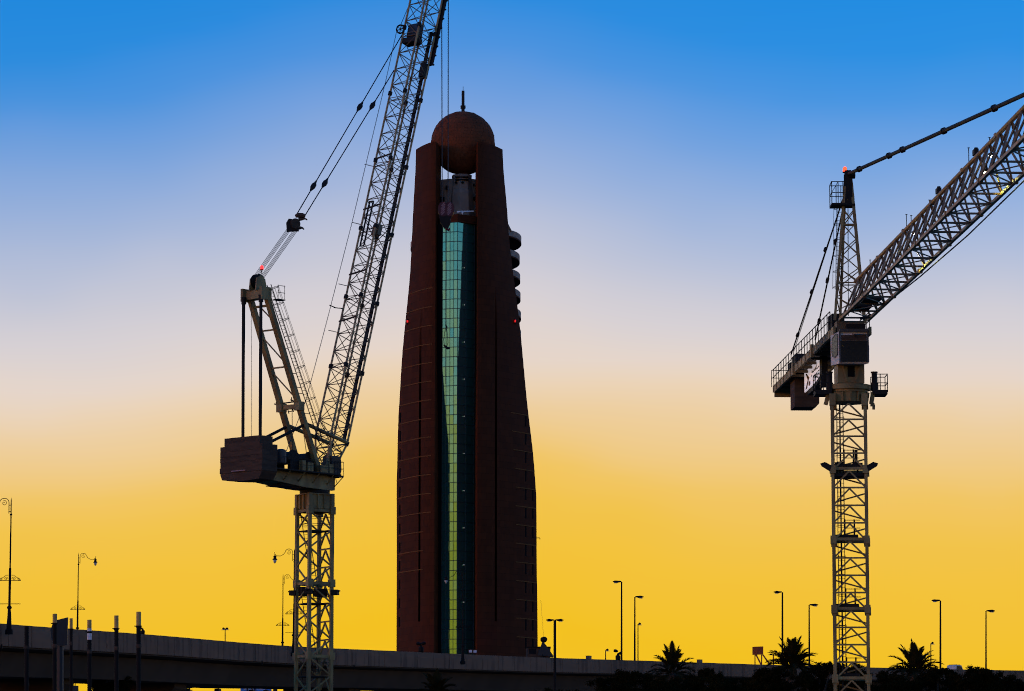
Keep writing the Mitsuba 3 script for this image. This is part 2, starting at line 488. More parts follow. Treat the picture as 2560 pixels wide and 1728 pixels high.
part(tower, 'mast', [lathe(SC + [0, 0, SR - .2], [(0, .42), (1.6, .42), (1.6, .36), (8.9 * .6, .34), (8.9 * .6, .2)], 10), lathe(SC + [0, 0, SR + .75], [(0, .4), (.02, .62), (.75, .62), (.77, .4)], 12),
                     tube(SC + [0, 0, SR + 5], SC + [0, 0, SR + 6.2], .05)], 'dark_steel')
# balconies wrapped round the back of the right shell, one at the left
for n_, (yt_, yb_, xo) in enumerate(((574, 613, 1305), (628, 660, 1301), (675, 708, 1302), (722, 754, 1303), (769, 802, 1304), (817, 848, 1304))):
    z = zt(yb_ - 2, 14)
    hp = 1.45
    ex, ey, x0 = 5.4, 12.5, (xo - XC) * S_T - 5.4
    tt = np.radians(np.linspace(-50, 88, 20))
    oo = np.stack([x0 + ex * np.cos(tt), 14.5 - ey * np.sin(tt)], 1)
    ii = np.stack([x0 + (ex - .3) * np.cos(tt), 14.5 - (ey - .3) * np.sin(tt)], 1)
    fl = np.vstack([oo, [[x0, 14.5]]])
    bk = part(tower, 'balcony', prism(fl, AXT + [0, 0, z], np.array([[1, 0, 0], [0, 1, 0], [0, 0, .35]])), 'granite')
    ring = np.vstack([oo, ii[::-1]])
    for s0 in range(0, 19, 2):
        s1 = min(s0 + 2, 19)
        seg = np.vstack([oo[s0:s1 + 1] * .9995 + (oo[s1] - oo[s0]) * .012 * 0, ii[s0:s1 + 1][::-1]])
        cg = seg.mean(0)
        seg = cg + (seg - cg) * .975
        part(bk, 'parapet_panel', prism(seg, AXT + [0, 0, z + .352], np.array([[1, 0, 0], [0, 1, 0], [0, 0, hp]])), 'pale_stone')
    if n_ == 0:
        a_ = tp(1278, -3, zt(572))
        part(bk, 'roof_screen', bar(tp(1264, 6, zt(544)), tp(1279, 6, zt(573)), 5.0, .25), 'pale_stone')
        part(bk, 'plant_box', obox(tp(1286, 9, zt(579)), np.eye(3), .5, 1.2, .75), 'granite')
tt = np.radians(np.linspace(-20, 22, 12))
rx = (XC - 1022.5) * S_T
oo = np.stack([-(rx - 4) - 4 * np.cos(tt * 2), 6 - 9 * np.sin(tt * 2)], 1)
fl = np.vstack([oo, [[-5, -4], [-5, 8]]])
bk = part(tower, 'balcony', prism(fl, AXT + [0, 0, zt(617)], np.array([[1, 0, 0], [0, 1, 0], [0, 0, .5]])), 'dark_void')
part(bk, 'parapet_panel', prism(np.vstack([oo, oo[::-1] * .98]), AXT + [0, 0, zt(612)], np.array([[1, 0, 0], [0, 1, 0], [0, 0, 1.3]])), 'pale_stone')
part(tower, 'wall_bracket', [bar(tp(1336, 0, zt(1345)), tp(1350, 0, zt(1345)), .15), bar(tp(1350, 0, zt(1345)), tp(1350, 0, zt(1349)), .12)], 'dark_steel')

# purple wash lamps at the foot of the tower
for px in (1072, 1216):
    lp = thing('wash_light', 'purple wash light at the foot of the tower, ' + ('left' if px < 1100 else 'right') + ' shell', 'floodlight')
    c = at(px, 1700, 862)
    part(lp, 'housing', [obox(c + [0, 0, -.5], np.eye(3), .5, .35, .35)], 'dark_steel')
    part(lp, 'pole', tube([c[0], c[1], 0], c + [0, 0, -.85], .15), 'dark_steel')
    scene[lp + '_spot'] = {'type': 'spot', 'to_world': T().look_at(origin=(c + [0, .6, .1]).tolist(), target=(at(px + (8 if px > 1100 else -8), 1590, 886)).tolist(), up=[0, 0, 1]),
                           'intensity': rgb((30, 3, 150)), 'cutoff_angle': 13, 'beam_width': 3}

# ================================================================ luffing crane (left)
YL = 300.0
SL = YL / FPX
PC = at(787, 1190, YL)
PHI = math.radians(48)
DJ = np.array([math.cos(PHI), math.sin(PHI), 0])
WJ = np.array([math.sin(PHI), -math.cos(PHI), 0])
UZ = np.array([0, 0, 1.0])


def LC(s, w, z):
    return PC + DJ * s + WJ * w + UZ * z


crane1 = thing('luffing_crane', 'left tower crane with a steeply raised lattice jib, folded back frame and stacked slab counterweight', 'crane')
# mast
e1, e2 = np.array([58, 37, 0]) / 68.8, np.array([-37, 58, 0]) / 68.8
side = 68.8 * SL * .93
mc = at(787, 1229, YL) * [1, 1, 0]
ztm = at(787, 1275, YL)[2]
crn = [mc - e1 * side / 2 - e2 * side / 2, mc + e1 * side / 2 - e2 * side / 2, mc + e1 * side / 2 + e2 * side / 2, mc - e1 * side / 2 + e2 * side / 2]
sech = (1636 - 1454) * SL
zb = ztm
sec = 0
brs = []
while zb > .05:
    za = max(zb - sech, 0)
    ms = part(crane1, 'mast_section', [bar(crn[i] + UZ * (zb - .12), crn[(i + 1) % 4] + UZ * (zb - .12), .16, .22) for i in range(4)] +
              [obox(crn[i] + UZ * (zb - .1), np.array([e1, e2, UZ]), .22, .22, .3) for i in range(4)], 'crane_paint')
    for i in range(4):
        part(ms, 'leg', bar(crn[i] + UZ * za, crn[i] + UZ * zb, .25, .25, e1), 'crane_paint')
    if za > .1:
        ph = (zb - za) / 4
        for f in range(4):
            a, b = crn[f], crn[(f + 1) % 4]
            o = .11
            for n_ in range(4):
                h0, h1 = zb - .2 - ph * n_, zb - .2 - ph * (n_ + 1)
                if f == 1:
                    mid = (a + b) / 2
                    brs += [B(a + UZ * h1, b + UZ * h1, .10, .12), B(mid + UZ * (h0 - .1), a + UZ * h1, .11), B(mid + UZ * (h0 - .1), b + UZ * h1, .11)]
                else:
                    p, q = (a, b) if n_ % 2 == (0 if f == 0 else 1) else (b, a)
                    brs.append(B(p + UZ * h0, q + UZ * h1, .11, .11))
        # inside: platform and slanting ladder
        zp = zb - 54 * SL
        cc = (crn[0] + crn[2]) / 2
        part(ms, 'platform', [obox(cc + UZ * zp + e2 * .1, np.array([e1, e2, UZ]), side / 2 - .12, side / 2 - .2, .05)] +
             [bar(crn[i] * .9 + cc * .1 + UZ * (zp + h), crn[(i + 1) % 4] * .9 + cc * .1 + UZ * (zp + h), .035) for i in range(4) for h in (.55, 1.1)], 'dark_steel')
        l0, l1 = crn[3] * .62 + crn[0] * .18 + crn[2] * .2 + UZ * (zp + 1.1), crn[0] * .2 + cc * .8 + e1 * .35 + UZ * (zp - sech + .3)
        sd = unit(e1 * .8 - e2 * .3) * .22
        part(ms, 'ladder', [bar(l0 - sd, l1 - sd, .05), bar(l0 + sd, l1 + sd, .05)] + [bar(l0 + (l1 - l0) * t - sd, l0 + (l1 - l0) * t + sd, .03) for t in np.linspace(.02, .98, 22)], 'dark_steel')
    zb = za
    sec += 1
bars(crane1 + '__mast_bracing', 'brace', brs, 'crane_paint', 200)
# floodlight cluster on the mast
zf = at(787, 1482, YL)[2]
for i in range(4):
    out = unit(crn[i] - mc)
    c = crn[i] + out * .28 + UZ * zf
    fl = part(crane1, 'floodlight', [obox(c, np.array([out, np.cross(UZ, out), UZ]), .26, .3, .2), bar(c, c + out * .42 + UZ * .12, .1)], 'dark_steel')
part(crane1, 'junction_box', [obox((crn[1] + crn[2]) / 2 * .55 + mc * .45 + UZ * zf, np.array([e1, e2, UZ]), .45, .35, .3), obox((crn[3] * .6 + mc * .4) + UZ * (zf + .1), np.array([e1, e2, UZ]), .3, .3, .35)], 'dark_steel')
# mast head and slewing ring
hh = (1273 - 1237) * SL
hd = part(crane1, 'mast_head', [obox(mc + UZ * (ztm + hh / 2 + .03), np.array([e1, e2, UZ]), side / 2 + .02, side / 2 + .02, hh / 2)] +
          [bar(crn[i] * 1.0 + UZ * (ztm - .02), crn[i] + UZ * (ztm + hh + .1), .30, .30, e1) for i in range(4)], 'crane_paint')
for f in range(4):
    a, b = crn[f], crn[(f + 1) % 4]
    nrm = unit(np.cross(b - a, UZ))
    for t in (.33, .62):
        part(hd, 'stiffener', bar(a + (b - a) * t + nrm * .1 + UZ * (ztm + .05), a + (b - a) * t + nrm * .1 + UZ * (ztm + hh), .09, .16, nrm), 'crane_paint')
    part(hd, 'rim', bar(a + nrm * .1 + UZ * (ztm + hh + .05), b + nrm * .1 + UZ * (ztm + hh + .05), .22, .07), 'crane_paint')
part(crane1, 'slewing_ring', lathe(mc + UZ * (ztm + hh + .04), [(0, 1.15), (.12, 1.2), (.34, 1.2), (.36, 1.0)], 24), 'dark_steel', smooth=30)
# machinery deck
zdk = 0.0
zbm = -(1229 - 1193) * SL
prof = [(-6.7, -.75), (-7.9, -.3), (-7.9, -.02), (1.1, -.02), (1.1, zbm), (.9, zbm - .05), (-2, zbm + .0)]
for w in (-1.05, 1.05):
    part(crane1, 'deck_beam', prism(prof, LC(0, w - .11, 0), np.array([DJ, UZ, WJ * .22])), 'crane_paint')
for s in (-7.2, -5.2, -3.2, -1.2):
    part(crane1, 'deck_cross_beam', bar(LC(s, -.93, -.5), LC(s, .93, -.5), .18, .5), 'crane_paint')
part(crane1, 'deck_plate', obox(LC(-1.9, 0, zbm + .06), np.array([DJ, WJ, UZ]), 2.6, .92, .04), 'dark_steel')
part(crane1, 'walkway', [obox(LC(-2.9, 1.55, .02), np.array([DJ, WJ, UZ]), 3.9, .42, .05), obox(LC(-2.9, -1.55, .02), np.array([DJ, WJ, UZ]), 3.9, .42, .05)], 'dark_steel')
for s in (-4.6, -3.0, -1.4, 0.2):
    part(crane1, 'walkway_bracket', [bar(LC(s, 1.17, -.75), LC(s, 1.9, -.05), .07)], 'crane_paint')
fp = part(crane1, 'front_platform', [obox(LC(1.05, .4, -.05), np.array([DJ, WJ, UZ]), .55, 1.25, .07)] + [bar(LC(.95, 1.1, -1.0), LC(1.55, 1.6, -.1), .07), bar(LC(1.2, 1.3, -.62), LC(1.1, 1.2, -.1), .05)], 'dark_steel')
posts = [(.55, 1.62), (1.1, 1.62), (1.58, 1.62), (1.58, 1.0), (1.58, .3), (1.58, -.6)]
part(fp, 'railing', [bar(LC(s, w, 0), LC(s, w, 1.1), .045) for s, w in posts] + [bar(LC(*posts[i], h), LC(*posts[i + 1], h), .04) for i in range(5) for h in (.55, 1.1)], 'dark_steel')
part(crane1, 'side_railing', [bar(LC(s, 1.93, 0), LC(s, 1.93, 1.0), .04) for s in np.linspace(-6.3, .6, 8)] + [bar(LC(-6.3, 1.93, h), LC(.6, 1.93, h), .035) for h in (.5, 1.0)], 'dark_steel')
# counterweight slabs
zlo, CW = -0.30, .6
for i in range(5):
    w = 2.38 - rng.uniform(0, .05)
    s0, s1 = -8.75 + CW + rng.uniform(0, .05), -7.05 + CW - rng.uniform(0, .04)
    z0 = zlo + .42 * i
    pl = [(-w, s0), (w, s0), (w, s1), (-w, s1)]
    part(crane1, 'counterweight_slab', prism(pl, LC(0, 0, z0), np.array([WJ, DJ, UZ * .405])), 'slab_concrete')
part(crane1, 'counterweight_slab', prism([(-2.12, 0), (-2.36, .5), (2.36, .5), (1.95, -.12), (.1, -.2)], LC(-8.7 + CW, 0, zlo - .52), np.array([WJ, UZ, DJ * 1.6])), 'slab_concrete', label='chamfered bottom slab of the counterweight')
for i in range(2):
    z0 = zlo + .42 * 5 + .33 * i
    w = 1.95
    part(crane1, 'counterweight_slab', prism([(-w, -8.65 + CW), (w, -8.6 + CW), (w, -7.2 + CW), (-w, -7.2 + CW)], LC(0, 0, z0), np.array([WJ, DJ, UZ * .32])), 'slab_concrete')
part(crane1, 'edge_glint_bar', bar(LC(-8.83 + CW, -.95, zlo + .1), LC(-8.83 + CW, .6, zlo + .1), .06, .07), 'stripe_white')  # pale bar stands in for light reflected along the counterweight's lower edge
# winches and cabinets
for s, r in ((-3.15, .62), (-1.35, .6)):
    wn = part(crane1, 'winch', [lathe(LC(s, -.8, 1.15 + (.62 - r)), [(0, r), (.12, r), (.12, r * .82), (1.48, r * .82), (1.48, r), (1.6, r)], 20, WJ)], 'dark_steel', smooth=30)
    for w in (-.95, .95):
        part(wn, 'winch_frame', obox(LC(s, w, .5), np.array([DJ, WJ, UZ]), .5, .08, .5), 'dark_steel')
    part(wn, 'guard', [prism([(-.75, 0), (.75, 0), (.66, 1.0), (.4, 1.62), (-.35, 1.66), (-.66, 1.1)], LC(s, -.99, .1), np.array([DJ, UZ, WJ * .06]))], 'dark_steel')
part(crane1, 'motor', lathe(LC(-4.9, 1.15, .45), [(0, .3), (.1, .42), (1.1, .42), (1.2, .25)], 14, UZ), 'lamp_grey', smooth=30)
for s, w, a, b, h in ((-1.9, 1.2, .3, .25, .75), (-2.6, 1.2, .2, .2, .9), (-.55, 1.35, .45, .3, .62), (.35, 1.3, .25, .25, .8)):
    part(crane1, 'cabinet', [obox(LC(s, w, h / 2 + .06), np.array([DJ, WJ, UZ]), a, b, h / 2)], 'crane_paint')
cb = part(crane1, 'operator_cab', [prism([(-.5, 0), (.45, 0), (.6, .5), (.5, 1.55), (-.5, 1.55)], LC(1.25, .15, .05), np.array([DJ, UZ, WJ * 1.0]))], 'sign_black')
part(cb, 'window', prism([(-.4, .6), (.45, .6), (.4, 1.4), (-.4, 1.4)], LC(1.25, 1.153, .05), np.array([DJ, UZ, WJ * .02])), 'dark_glass')
# back frame (A-frame)
zat = at(650, 748, YL - 4.4)[2] - PC[2]
sA, sB = -6.35, -.55
ft = [LC(sB, w, .05) for w in (-1.03, 1.03)]
tp_ = [LC(sA, w, zat) for w in (-.92, .92)]
fr = []
for a, b in zip(ft, tp_):
    part(crane1, 'back_frame_leg', bar(a, b, .36, .42, WJ), 'crane_paint')


def AF(t, w):
    """Point of the back frame, t from foot to head, w from -1 to 1."""
    return (ft[0] * (1 - t) + tp_[0] * t) * (1 - w) / 2 + (ft[1] * (1 - t) + tp_[1] * t) * (1 + w) / 2


part(crane1, 'back_frame_head', [obox(LC(sA - .15, 0, zat + .25), np.array([DJ, WJ, UZ]), .42, 1.05, .34), obox(LC(sA - .3, 1.06, zat + .28), np.array([DJ, WJ, UZ]), .55, .12, .5), obox(LC(sA - .3, -1.06, zat + .28), np.array([DJ, WJ, UZ]), .55, .12, .5),
                                bar(AF(.955, -1), AF(.955, 1), .2, .16)], 'crane_paint')
part(crane1, 'sheave_housing', [prism([(-.62, 0), (.62, 0), (.42, .95), (.0, 1.25), (-.5, 1.0)], LC(sA - .1, -.42, zat + .55), np.array([DJ, UZ, WJ * .12])),
                               prism([(-.62, 0), (.62, 0), (.42, .95), (.0, 1.25), (-.5, 1.0)], LC(sA - .1, .28, zat + .55), np.array([DJ, UZ, WJ * .12]))], 'crane_paint')
for w in (-.28, -.1, .08):
    part(crane1, 'sheave', lathe(LC(sA - .1, w, zat + 1.35), [(0, .58), (.06, .5), (.12, .58)], 18, WJ), 'dark_steel', smooth=30)
bc = LC(sA + .1, .2, zat + 1.95)
bea = part(crane1, 'beacon', [tube(bc, bc + UZ * .32, .04), lathe(bc + UZ * .3, [(0, .14), (.06, .14)], 10)], 'dark_steel')
kk = part(bea, 'lens', lathe(bc + UZ * .37, [(0, .13), (.22, .13), (.3, .06)], 10), 'stripe_red')
scene[kk]['emitter'] = lamp((1, .03, .03), 2.6)
for t in (.82, .61):
    part(crane1, 'back_frame_rung', bar(AF(t, -1), AF(t, 1), .12, .12), 'crane_paint')
part(crane1, 'back_frame_cross_beam', [bar(AF(.386, -1.15), AF(.386, 1.15), .34, .34), obox(AF(.386, -1), np.array([DJ, WJ, UZ]), .3, .3, .34), obox(AF(.386, 1), np.array([DJ, WJ, UZ]), .3, .3, .34)], 'crane_paint')
part(crane1, 'back_frame_cross_beam', bar(AF(.412, -1), AF(.412, 1), .06, .09), 'dark_steel')
for t0, t1 in ((.79, .63), (.59, .43), (.95, .87)):
    part(crane1, 'back_frame_diagonal', bar(AF(t0, -.9 if t0 < .9 else -.1), AF(t1, .9), .10, .10), 'crane_paint')
part(crane1, 'handle_bracket', [bar(AF(.402, -1) , AF(.402, -1) - WJ * .7 + UZ * .15, .1), bar(AF(.402, -1) - WJ * .5, AF(.402, -1) - WJ * .5 + UZ * .3, .07), bar(AF(.412, .7), AF(.412, .2) + UZ * .2, .09), bar(AF(.412, .3), AF(.412, .3) + UZ * .4, .07),
                              bar(AF(.362, -.35), AF(.362, .2), .06), bar(AF(.377, -.35), AF(.35, -.35), .06), bar(AF(.377, .2), AF(.358, .2), .06)], 'dark_steel')
for w in (-.97, .97):
    part(crane1, 'tie_rod', [tube(LC(sA - .72, w, zat + .1), LC(-7.0, w * 1.0, 2.2), .125, 8), tube(LC(sA - .72, w, zat + .12), LC(sA - .7, w, zat - .45), .19, 8)], 'dark_steel', smooth=30)
    part(crane1, 'back_strut', tube(LC(-7.0, w, 1.65), AF(.28, w), .12, 8), 'dark_steel', smooth=30)
part(crane1, 'thin_rope', tube(LC(sA - .5, -.35, zat), LC(-6.9, -.1, 2.2), .02, 4), 'rope_steel')
part(crane1, 'thin_rope', tube(AF(.386, .2), LC(-2.6, .1, 1.7), .025, 4), 'rope_steel')
part(crane1, 'thin_rope', tube(AF(.33, .9), LC(-1.35, .5, 1.2), .03, 4), 'rope_steel')
# caged ladder on the right-hand leg
lo, ld = AF(.17, 1) + WJ * .55 + DJ * .75, AF(1.045, 1) + WJ * .3 + DJ * .35
ax_, sd, _u = frame(ld - lo, -DJ)
rungs = [bar(lo + (ld - lo) * t - sd * .22, lo + (ld - lo) * t + sd * .22, .03) for t in np.linspace(0, 1, 44)]
fr_ = unit(np.cross(ax_, sd))
if fr_ @ DJ < 0:
    fr_ = -fr_
la = part(crane1, 'caged_ladder', [bar(lo - sd * .22, ld - sd * .22 + ax_ * .4, .05), bar(lo + sd * .22, ld + sd * .22 + ax_ * .4, .05)] + rungs, 'dark_steel')
hoops, straps = [], [[] for _ in range(5)]
for t in np.linspace(.08, 1.0, 10):
    c = lo + (ld - lo) * t
    pts = [c + sd * .36 * math.cos(a) + fr_ * (.40 + .42 * math.sin(a)) for a in np.radians(np.linspace(-30, 210, 13))]
    part(la, 'cage_hoop', ptube([c + sd * .22] + pts + [c - sd * .22], .025, 4), 'dark_steel')
    for i, j in enumerate((2, 4, 6, 8, 10)):
        straps[i].append(pts[j])
for s_ in straps:
    part(la, 'cage_strap', bar(s_[0], s_[-1], .022), 'dark_steel')
for t in (.06, .13, .2, .33, .37, .46, .62, .78, .9, .98):
    c = lo + (ld - lo) * t
    part(la, 'standoff', bar(c - sd * .22, AF(.17 + .875 * t, 1) + WJ * .1, .05), 'dark_steel')
part(crane1, 'head_platform', [obox(LC(sA + .9, 1.35, zat - .15), np.array([DJ, WJ, UZ]), .4, .3, .04)] + [bar(LC(sA + s, 1.6, zat - .15), LC(sA + s, 1.6, zat + 1.0), .04) for s in (.55, 1.25)] + [bar(LC(sA + .5, 1.6, zat + h), LC(sA + 1.3, 1.6, zat + h), .04) for h in (.4, .95)], 'dark_steel')
# jib: solve its luffing angle so that the axis leaves the frame at x = 1065
FOOT = LC(1.0, 0, .1)


def jib_dir(al):
    return DJ * math.cos(al) + UZ * math.sin(al)


lo_, hi_ = math.radians(50), math.radians(89)
for _ in range(60):
    al = (lo_ + hi_) / 2
    L0, L1 = 5, 120
    for _ in range(50):
        L = (L0 + L1) / 2
        if proj(FOOT + jib_dir(al) * L)[1] > 0:
            L0 = L
        else:
            L1 = L
    if proj(FOOT + jib_dir(al) * L)[0] > 1066:
        lo_ = al
    else:
        hi_ = al
JD = jib_dir(al)
JU = -DJ * math.sin(al) + UZ * math.cos(al)
JLEN = L * 1.17
WW, UU, TAP = 1.70, 1.95, 3.0


def JP(s, w, u):
    """Point of the jib: s along it, w and u from -1 to 1 across it; it tapers to its foot and its tip."""
    k = min(1, s / TAP) * min(1, max(.12, (JLEN - s) / 4))
    return FOOT + JD * s + WJ * w * WW / 2 + JU * (u * UU / 2 * k + .0 * UU / 2 * (1 - k))


jib = crane1 + '__jib'
stations = [0.15, TAP] + list(np.linspace(TAP, JLEN - 4, 8)[1:]) + [JLEN]
for i in range(len(stations) - 1):
    a, b = stations[i], stations[i + 1]
    for w in (-1, 1):
        for u in (-1, 1):
            part(jib, 'chord', tube(JP(a, w, u), JP(b, w, u), .085, 8), 'jib_paint', smooth=40)
pts = np.arange(TAP, JLEN - 4.2, 1.48)
br = []
r_ = .034
for i in range(len(pts) - 1):
    a, b = pts[i], pts[i + 1]
    for face in range(4):
        c1, c2 = [((-1, 1), (1, 1)), ((1, 1), (1, -1)), ((1, -1), (-1, -1)), ((-1, -1), (-1, 1))][face]
        br.append(Tb(JP(a, *c1), JP(a, *c2), r_ * 1.15, 5))
        if face in (1, 3):
            br += [Tb(JP(a, *c1), JP(b, *c2), r_, 5), Tb(JP(a, *c2), JP(b, *c1), r_, 5)]
        else:
            br.append(Tb(JP(a, *c1), JP(b, *c2), r_, 5) if i % 2 else Tb(JP(a, *c2), JP(b, *c1), r_, 5))
for s in pts[::4]:      # bracing frames at the section joints
    br += [Tb(JP(s, -1, -1), JP(s, 1, 1), r_ * 1.1, 5), Tb(JP(s + .3, -1, 1), JP(s + .3, 1, 1), r_, 5), Tb(JP(s + .3, -1, 1), JP(s + .3, -1, -1), r_, 5), Tb(JP(s + .3, 1, 1), JP(s + .3, 1, -1), r_, 5), Tb(JP(s + .6, -1, -1), JP(s + .6, 1, 1), r_, 5)]
for a, b in ((.4, 1.2), (1.2, 2.1), (2.1, TAP)):
    for c1, c2 in (((1, 1), (1, -1)), ((-1, 1), (-1, -1)), ((-1, 1), (1, 1)), ((-1, -1), (1, -1))):
        br += [Tb(JP(b, *c1), JP(b, *c2), r_ * 1.2, 5), Tb(JP(a, *c1), JP(b, *c2), r_ * 1.2, 5), Tb(JP(a, *c2), JP(b, *c1), r_ * 1.1, 5)]
bars(jib, 'brace', br, 'backlit_paint', 290)
# sleeve joints between the sections
for s in stations[1:-1]:
    for w in (-1, 1):
        for u in (-1, 1):
            part(jib, 'joint_sleeve', tube(JP(s - .16, w, u), JP(s + .16, w, u), .17, 8), 'dark_steel')
for sy in (447, 556, 0):
    pass
part(jib, 'walkway', [bar(JP(TAP + .2, .55, -.92), JP(JLEN * .80, .55, -.92), .36, .08, JU)] + [bar(JP(s, .55, -.8), JP(s + .06, .55, -.8), .4, .1, JU) for s in np.arange(4, JLEN * .8, 1.48)], 'dark_steel')
s_out = JLEN * .74
part(jib, 'outer_walkway', [bar(JP(s_out, 1.16, -1.2), JP(JLEN - 4, 1.16, -1.2), .34, .14, JU)] + [bar(JP(s, 1.4, -1.2), JP(s + .12, 1.4, -1.2), .14, .2, JU) for s in np.arange(s_out, JLEN - 4, .85)], 'dark_steel')
part(jib, 'equipment_box', obox(JP(s_out - .6, .75, -.85), np.array([JD, WJ, JU]), .62, .24, .3), 'dark_steel')
part(jib, 'access_frame', [bar(JP(JLEN * .395, w, 1.02), JP(JLEN * .475, w, 1.02), .1) for w in (-.55, -.05)] + [bar(JP(JLEN * t, -.55, 1.02), JP(JLEN * t, -.05, 1.02), .1) for t in (.395, .475)], 'dark_steel')
part(jib, 'equipment_box', obox(JP(JLEN * .425, .72, .55), np.array([JD, WJ, JU]), .46, .36, .2), 'backlit_paint')
for t in (.345, .462, .553, .262):
    part(jib, 'rest_bar', [bar(JP(JLEN * t, -1.15, 1.04), JP(JLEN * t + .25, 1.1, 1.08), .1, .12)], 'dark_steel')
for t in (.325, .435, .54, .243):
    part(jib, 'peg', bar(JP(JLEN * t, -1.05, 1.0), JP(JLEN * t, -1.05, 1.0) - WJ * .35 + JU * .5 + DJ * -.25, .05), 'lamp_grey')
part(jib, 'cable_bracket', [bar(JP(JLEN * .285, -1.05, 1.0), JP(JLEN * .285, -1.05, 1.0) - DJ * .7 - WJ * .35 + UZ * .05, .07), bar(JP(JLEN * .285, -1.05, 1.0) - DJ * .55 - WJ * .25 + UZ * .02, JP(JLEN * .285, -1.05, 1.0) - DJ * 1.05 - WJ * .5 + UZ * .22, .12, .05)], 'dark_steel')
# sheave and bracing box two thirds up
ss = JLEN * (1 - 1 / 1.17 * 0) * 0 + L * .925
part(jib, 'sheave_box', [obox(JP(ss, .05, .55), np.array([JD, WJ, JU]), .55, .6, .3)], 'sign_black')
part(jib, 'sheave_box_post', [obox(JP(ss - .95, .0, .6), np.array([JD, WJ, JU]), .24, .75, .4)], 'dark_steel')
sc = JP(ss + .1, -1, 1) - DJ * .3 - WJ * .12
ring_ = [sc + DJ * 0 + JD * .38 * math.cos(a) + unit(JU * .6 - WJ * .8) * .32 * math.sin(a) for a in np.radians(np.arange(0, 361, 20))]
part(jib, 'rope_wheel', [ptube(ring_, .07, 6)] + [bar(ring_[i], ring_[i + 9], .06) for i in (0, 3, 6)], "dark_steel")
# front struts tying jib foot and back frame
for w in (-1, 1):
    part(crane1, 'jib_back_stop', tube(AF(.29, w), JP(TAP + .1, w, -1), .16, 8), 'crane_paint', smooth=30)
for w in (-1, 1):
    part(crane1, 'jib_foot_post', [bar(LC(.35, w * .95, 0), JP(2.2, w * .9, 1) , .22, .22, WJ)], 'crane_paint')
    part(crane1, 'jib_foot_bracket', [prism([(-.75, 0), (.6, 0), (.2, .75), (-.2, .75)], LC(.95, w * .9 - .09, 0), np.array([DJ, UZ, WJ * .18]))], 'crane_paint')
# luffing ropes: head sheaves - flying block - pendants to the jib
YF = YL - 2.6
blk = [at(733, 556, YF), at(748, 553, YF)]
mid = (blk[0] + blk[1]) / 2
hl = LC(sA - .25, -.3, zat + 1.8)
hr = LC(sA + .1, .45, zat + 1.35)
for n_, (p, q, sp) in enumerate(((at(638, 693, YL - 4.4), at(729, 564, YF), (1.9, 0)), (at(653, 697, YL - 4.2), at(741, 573, YF), (1.9, 0)))):
    for i in range(4):
        o = np.array([(i - 1.5) * .085, 0, -(i - 1.5) * .035])
        part(crane1, 'luffing_rope', tube(p + o, q + o, .022, 4), 'rope_steel')
fb = crane1 + '__flying_block'
fx, fy_ = unit(blk[1] - blk[0]), unit(at(760, 520, YF) - at(733, 570, YF))
part(fb, 'block_frame', [prism([(-.5, -.55), (.45, -.5), (.42, .0), (.3, .35), (-.35, .45), (-.55, .1)], at(733, 562, YF) + [0, -.25, 0], np.array([[1, 0, 0], [0, 0, 1], [0, .5, 0]]))], 'dark_steel')
part(fb, 'sheave', [lathe(at(735, 561, YF) + np.array([.1, -.3, 0]), [(0, .42), (.06, .36), (.12, .42)], 16, (.5, -.8, 0))], 'slab_concrete')
part(fb, 'yoke', [ptube([at(738, 541, YF), at(745, 538.5, YF), at(757, 539, YF), at(763, 541, YF)], [.12, .2, .2, .14], 8), ptube([at(746, 549, YF), at(756, 548, YF), at(763, 547, YF), at(768, 550, YF)], [.16, .1, .07, .06], 6),
               ptube([at(741, 571, YF), at(752, 569.5, YF), at(756, 570, YF), at(760, 574, YF)], [.2, .12, .08, .06], 6)], 'slab_concrete')
for (pts_, jw) in (([(739, 541), (785.6, 467.5), (903.4, 271), (1007, 84)], -1), ([(762, 540), (812, 460), (932, 266), (985, 176)], 1)):
    s_ = (proj(FOOT)[1] - pts_[-1][1]) / (proj(FOOT)[1]) * L
    end = at(*pts_[-1], JP(s_, -1, 1)[1] - .05)
    start = at(*pts_[0], YF)
    pd = part(crane1, 'pendant_rope', tube(start, end, .045, 6), 'rope_steel')
    for q in pts_[1:3]:
        t = (pts_[0][1] - q[1]) / (pts_[0][1] - pts_[-1][1])
        c = start + (end - start) * t
        dv = unit(end - start)
        part(pd, 'socket', ptube([c - dv * .62, c - dv * .42, c - dv * .2, c + dv * .12, c + dv * .35, c + dv * .62], [.05, .12, .2, .2, .1, .05], 8), 'dark_steel', smooth=40)
# hoist rope: from the winch over the rope wheel and up the jib
part(crane1, 'hoist_rope', ptube([LC(-3.1, -.1, 1.7), at(765, 1000, YL), at(818, 800, YL + 3), at(880, 557, sc[1] - 2), at(965, 200, sc[1] - .5), sc - WJ * .4], .027, 5), 'rope_steel')
part(crane1, 'hoist_rope', ptube([sc + JD * .36 - WJ * .1, at(1028, 0, sc[1] + 1.0), JP(JLEN - .5, -.2, .9)], .027, 5), 'rope_steel')
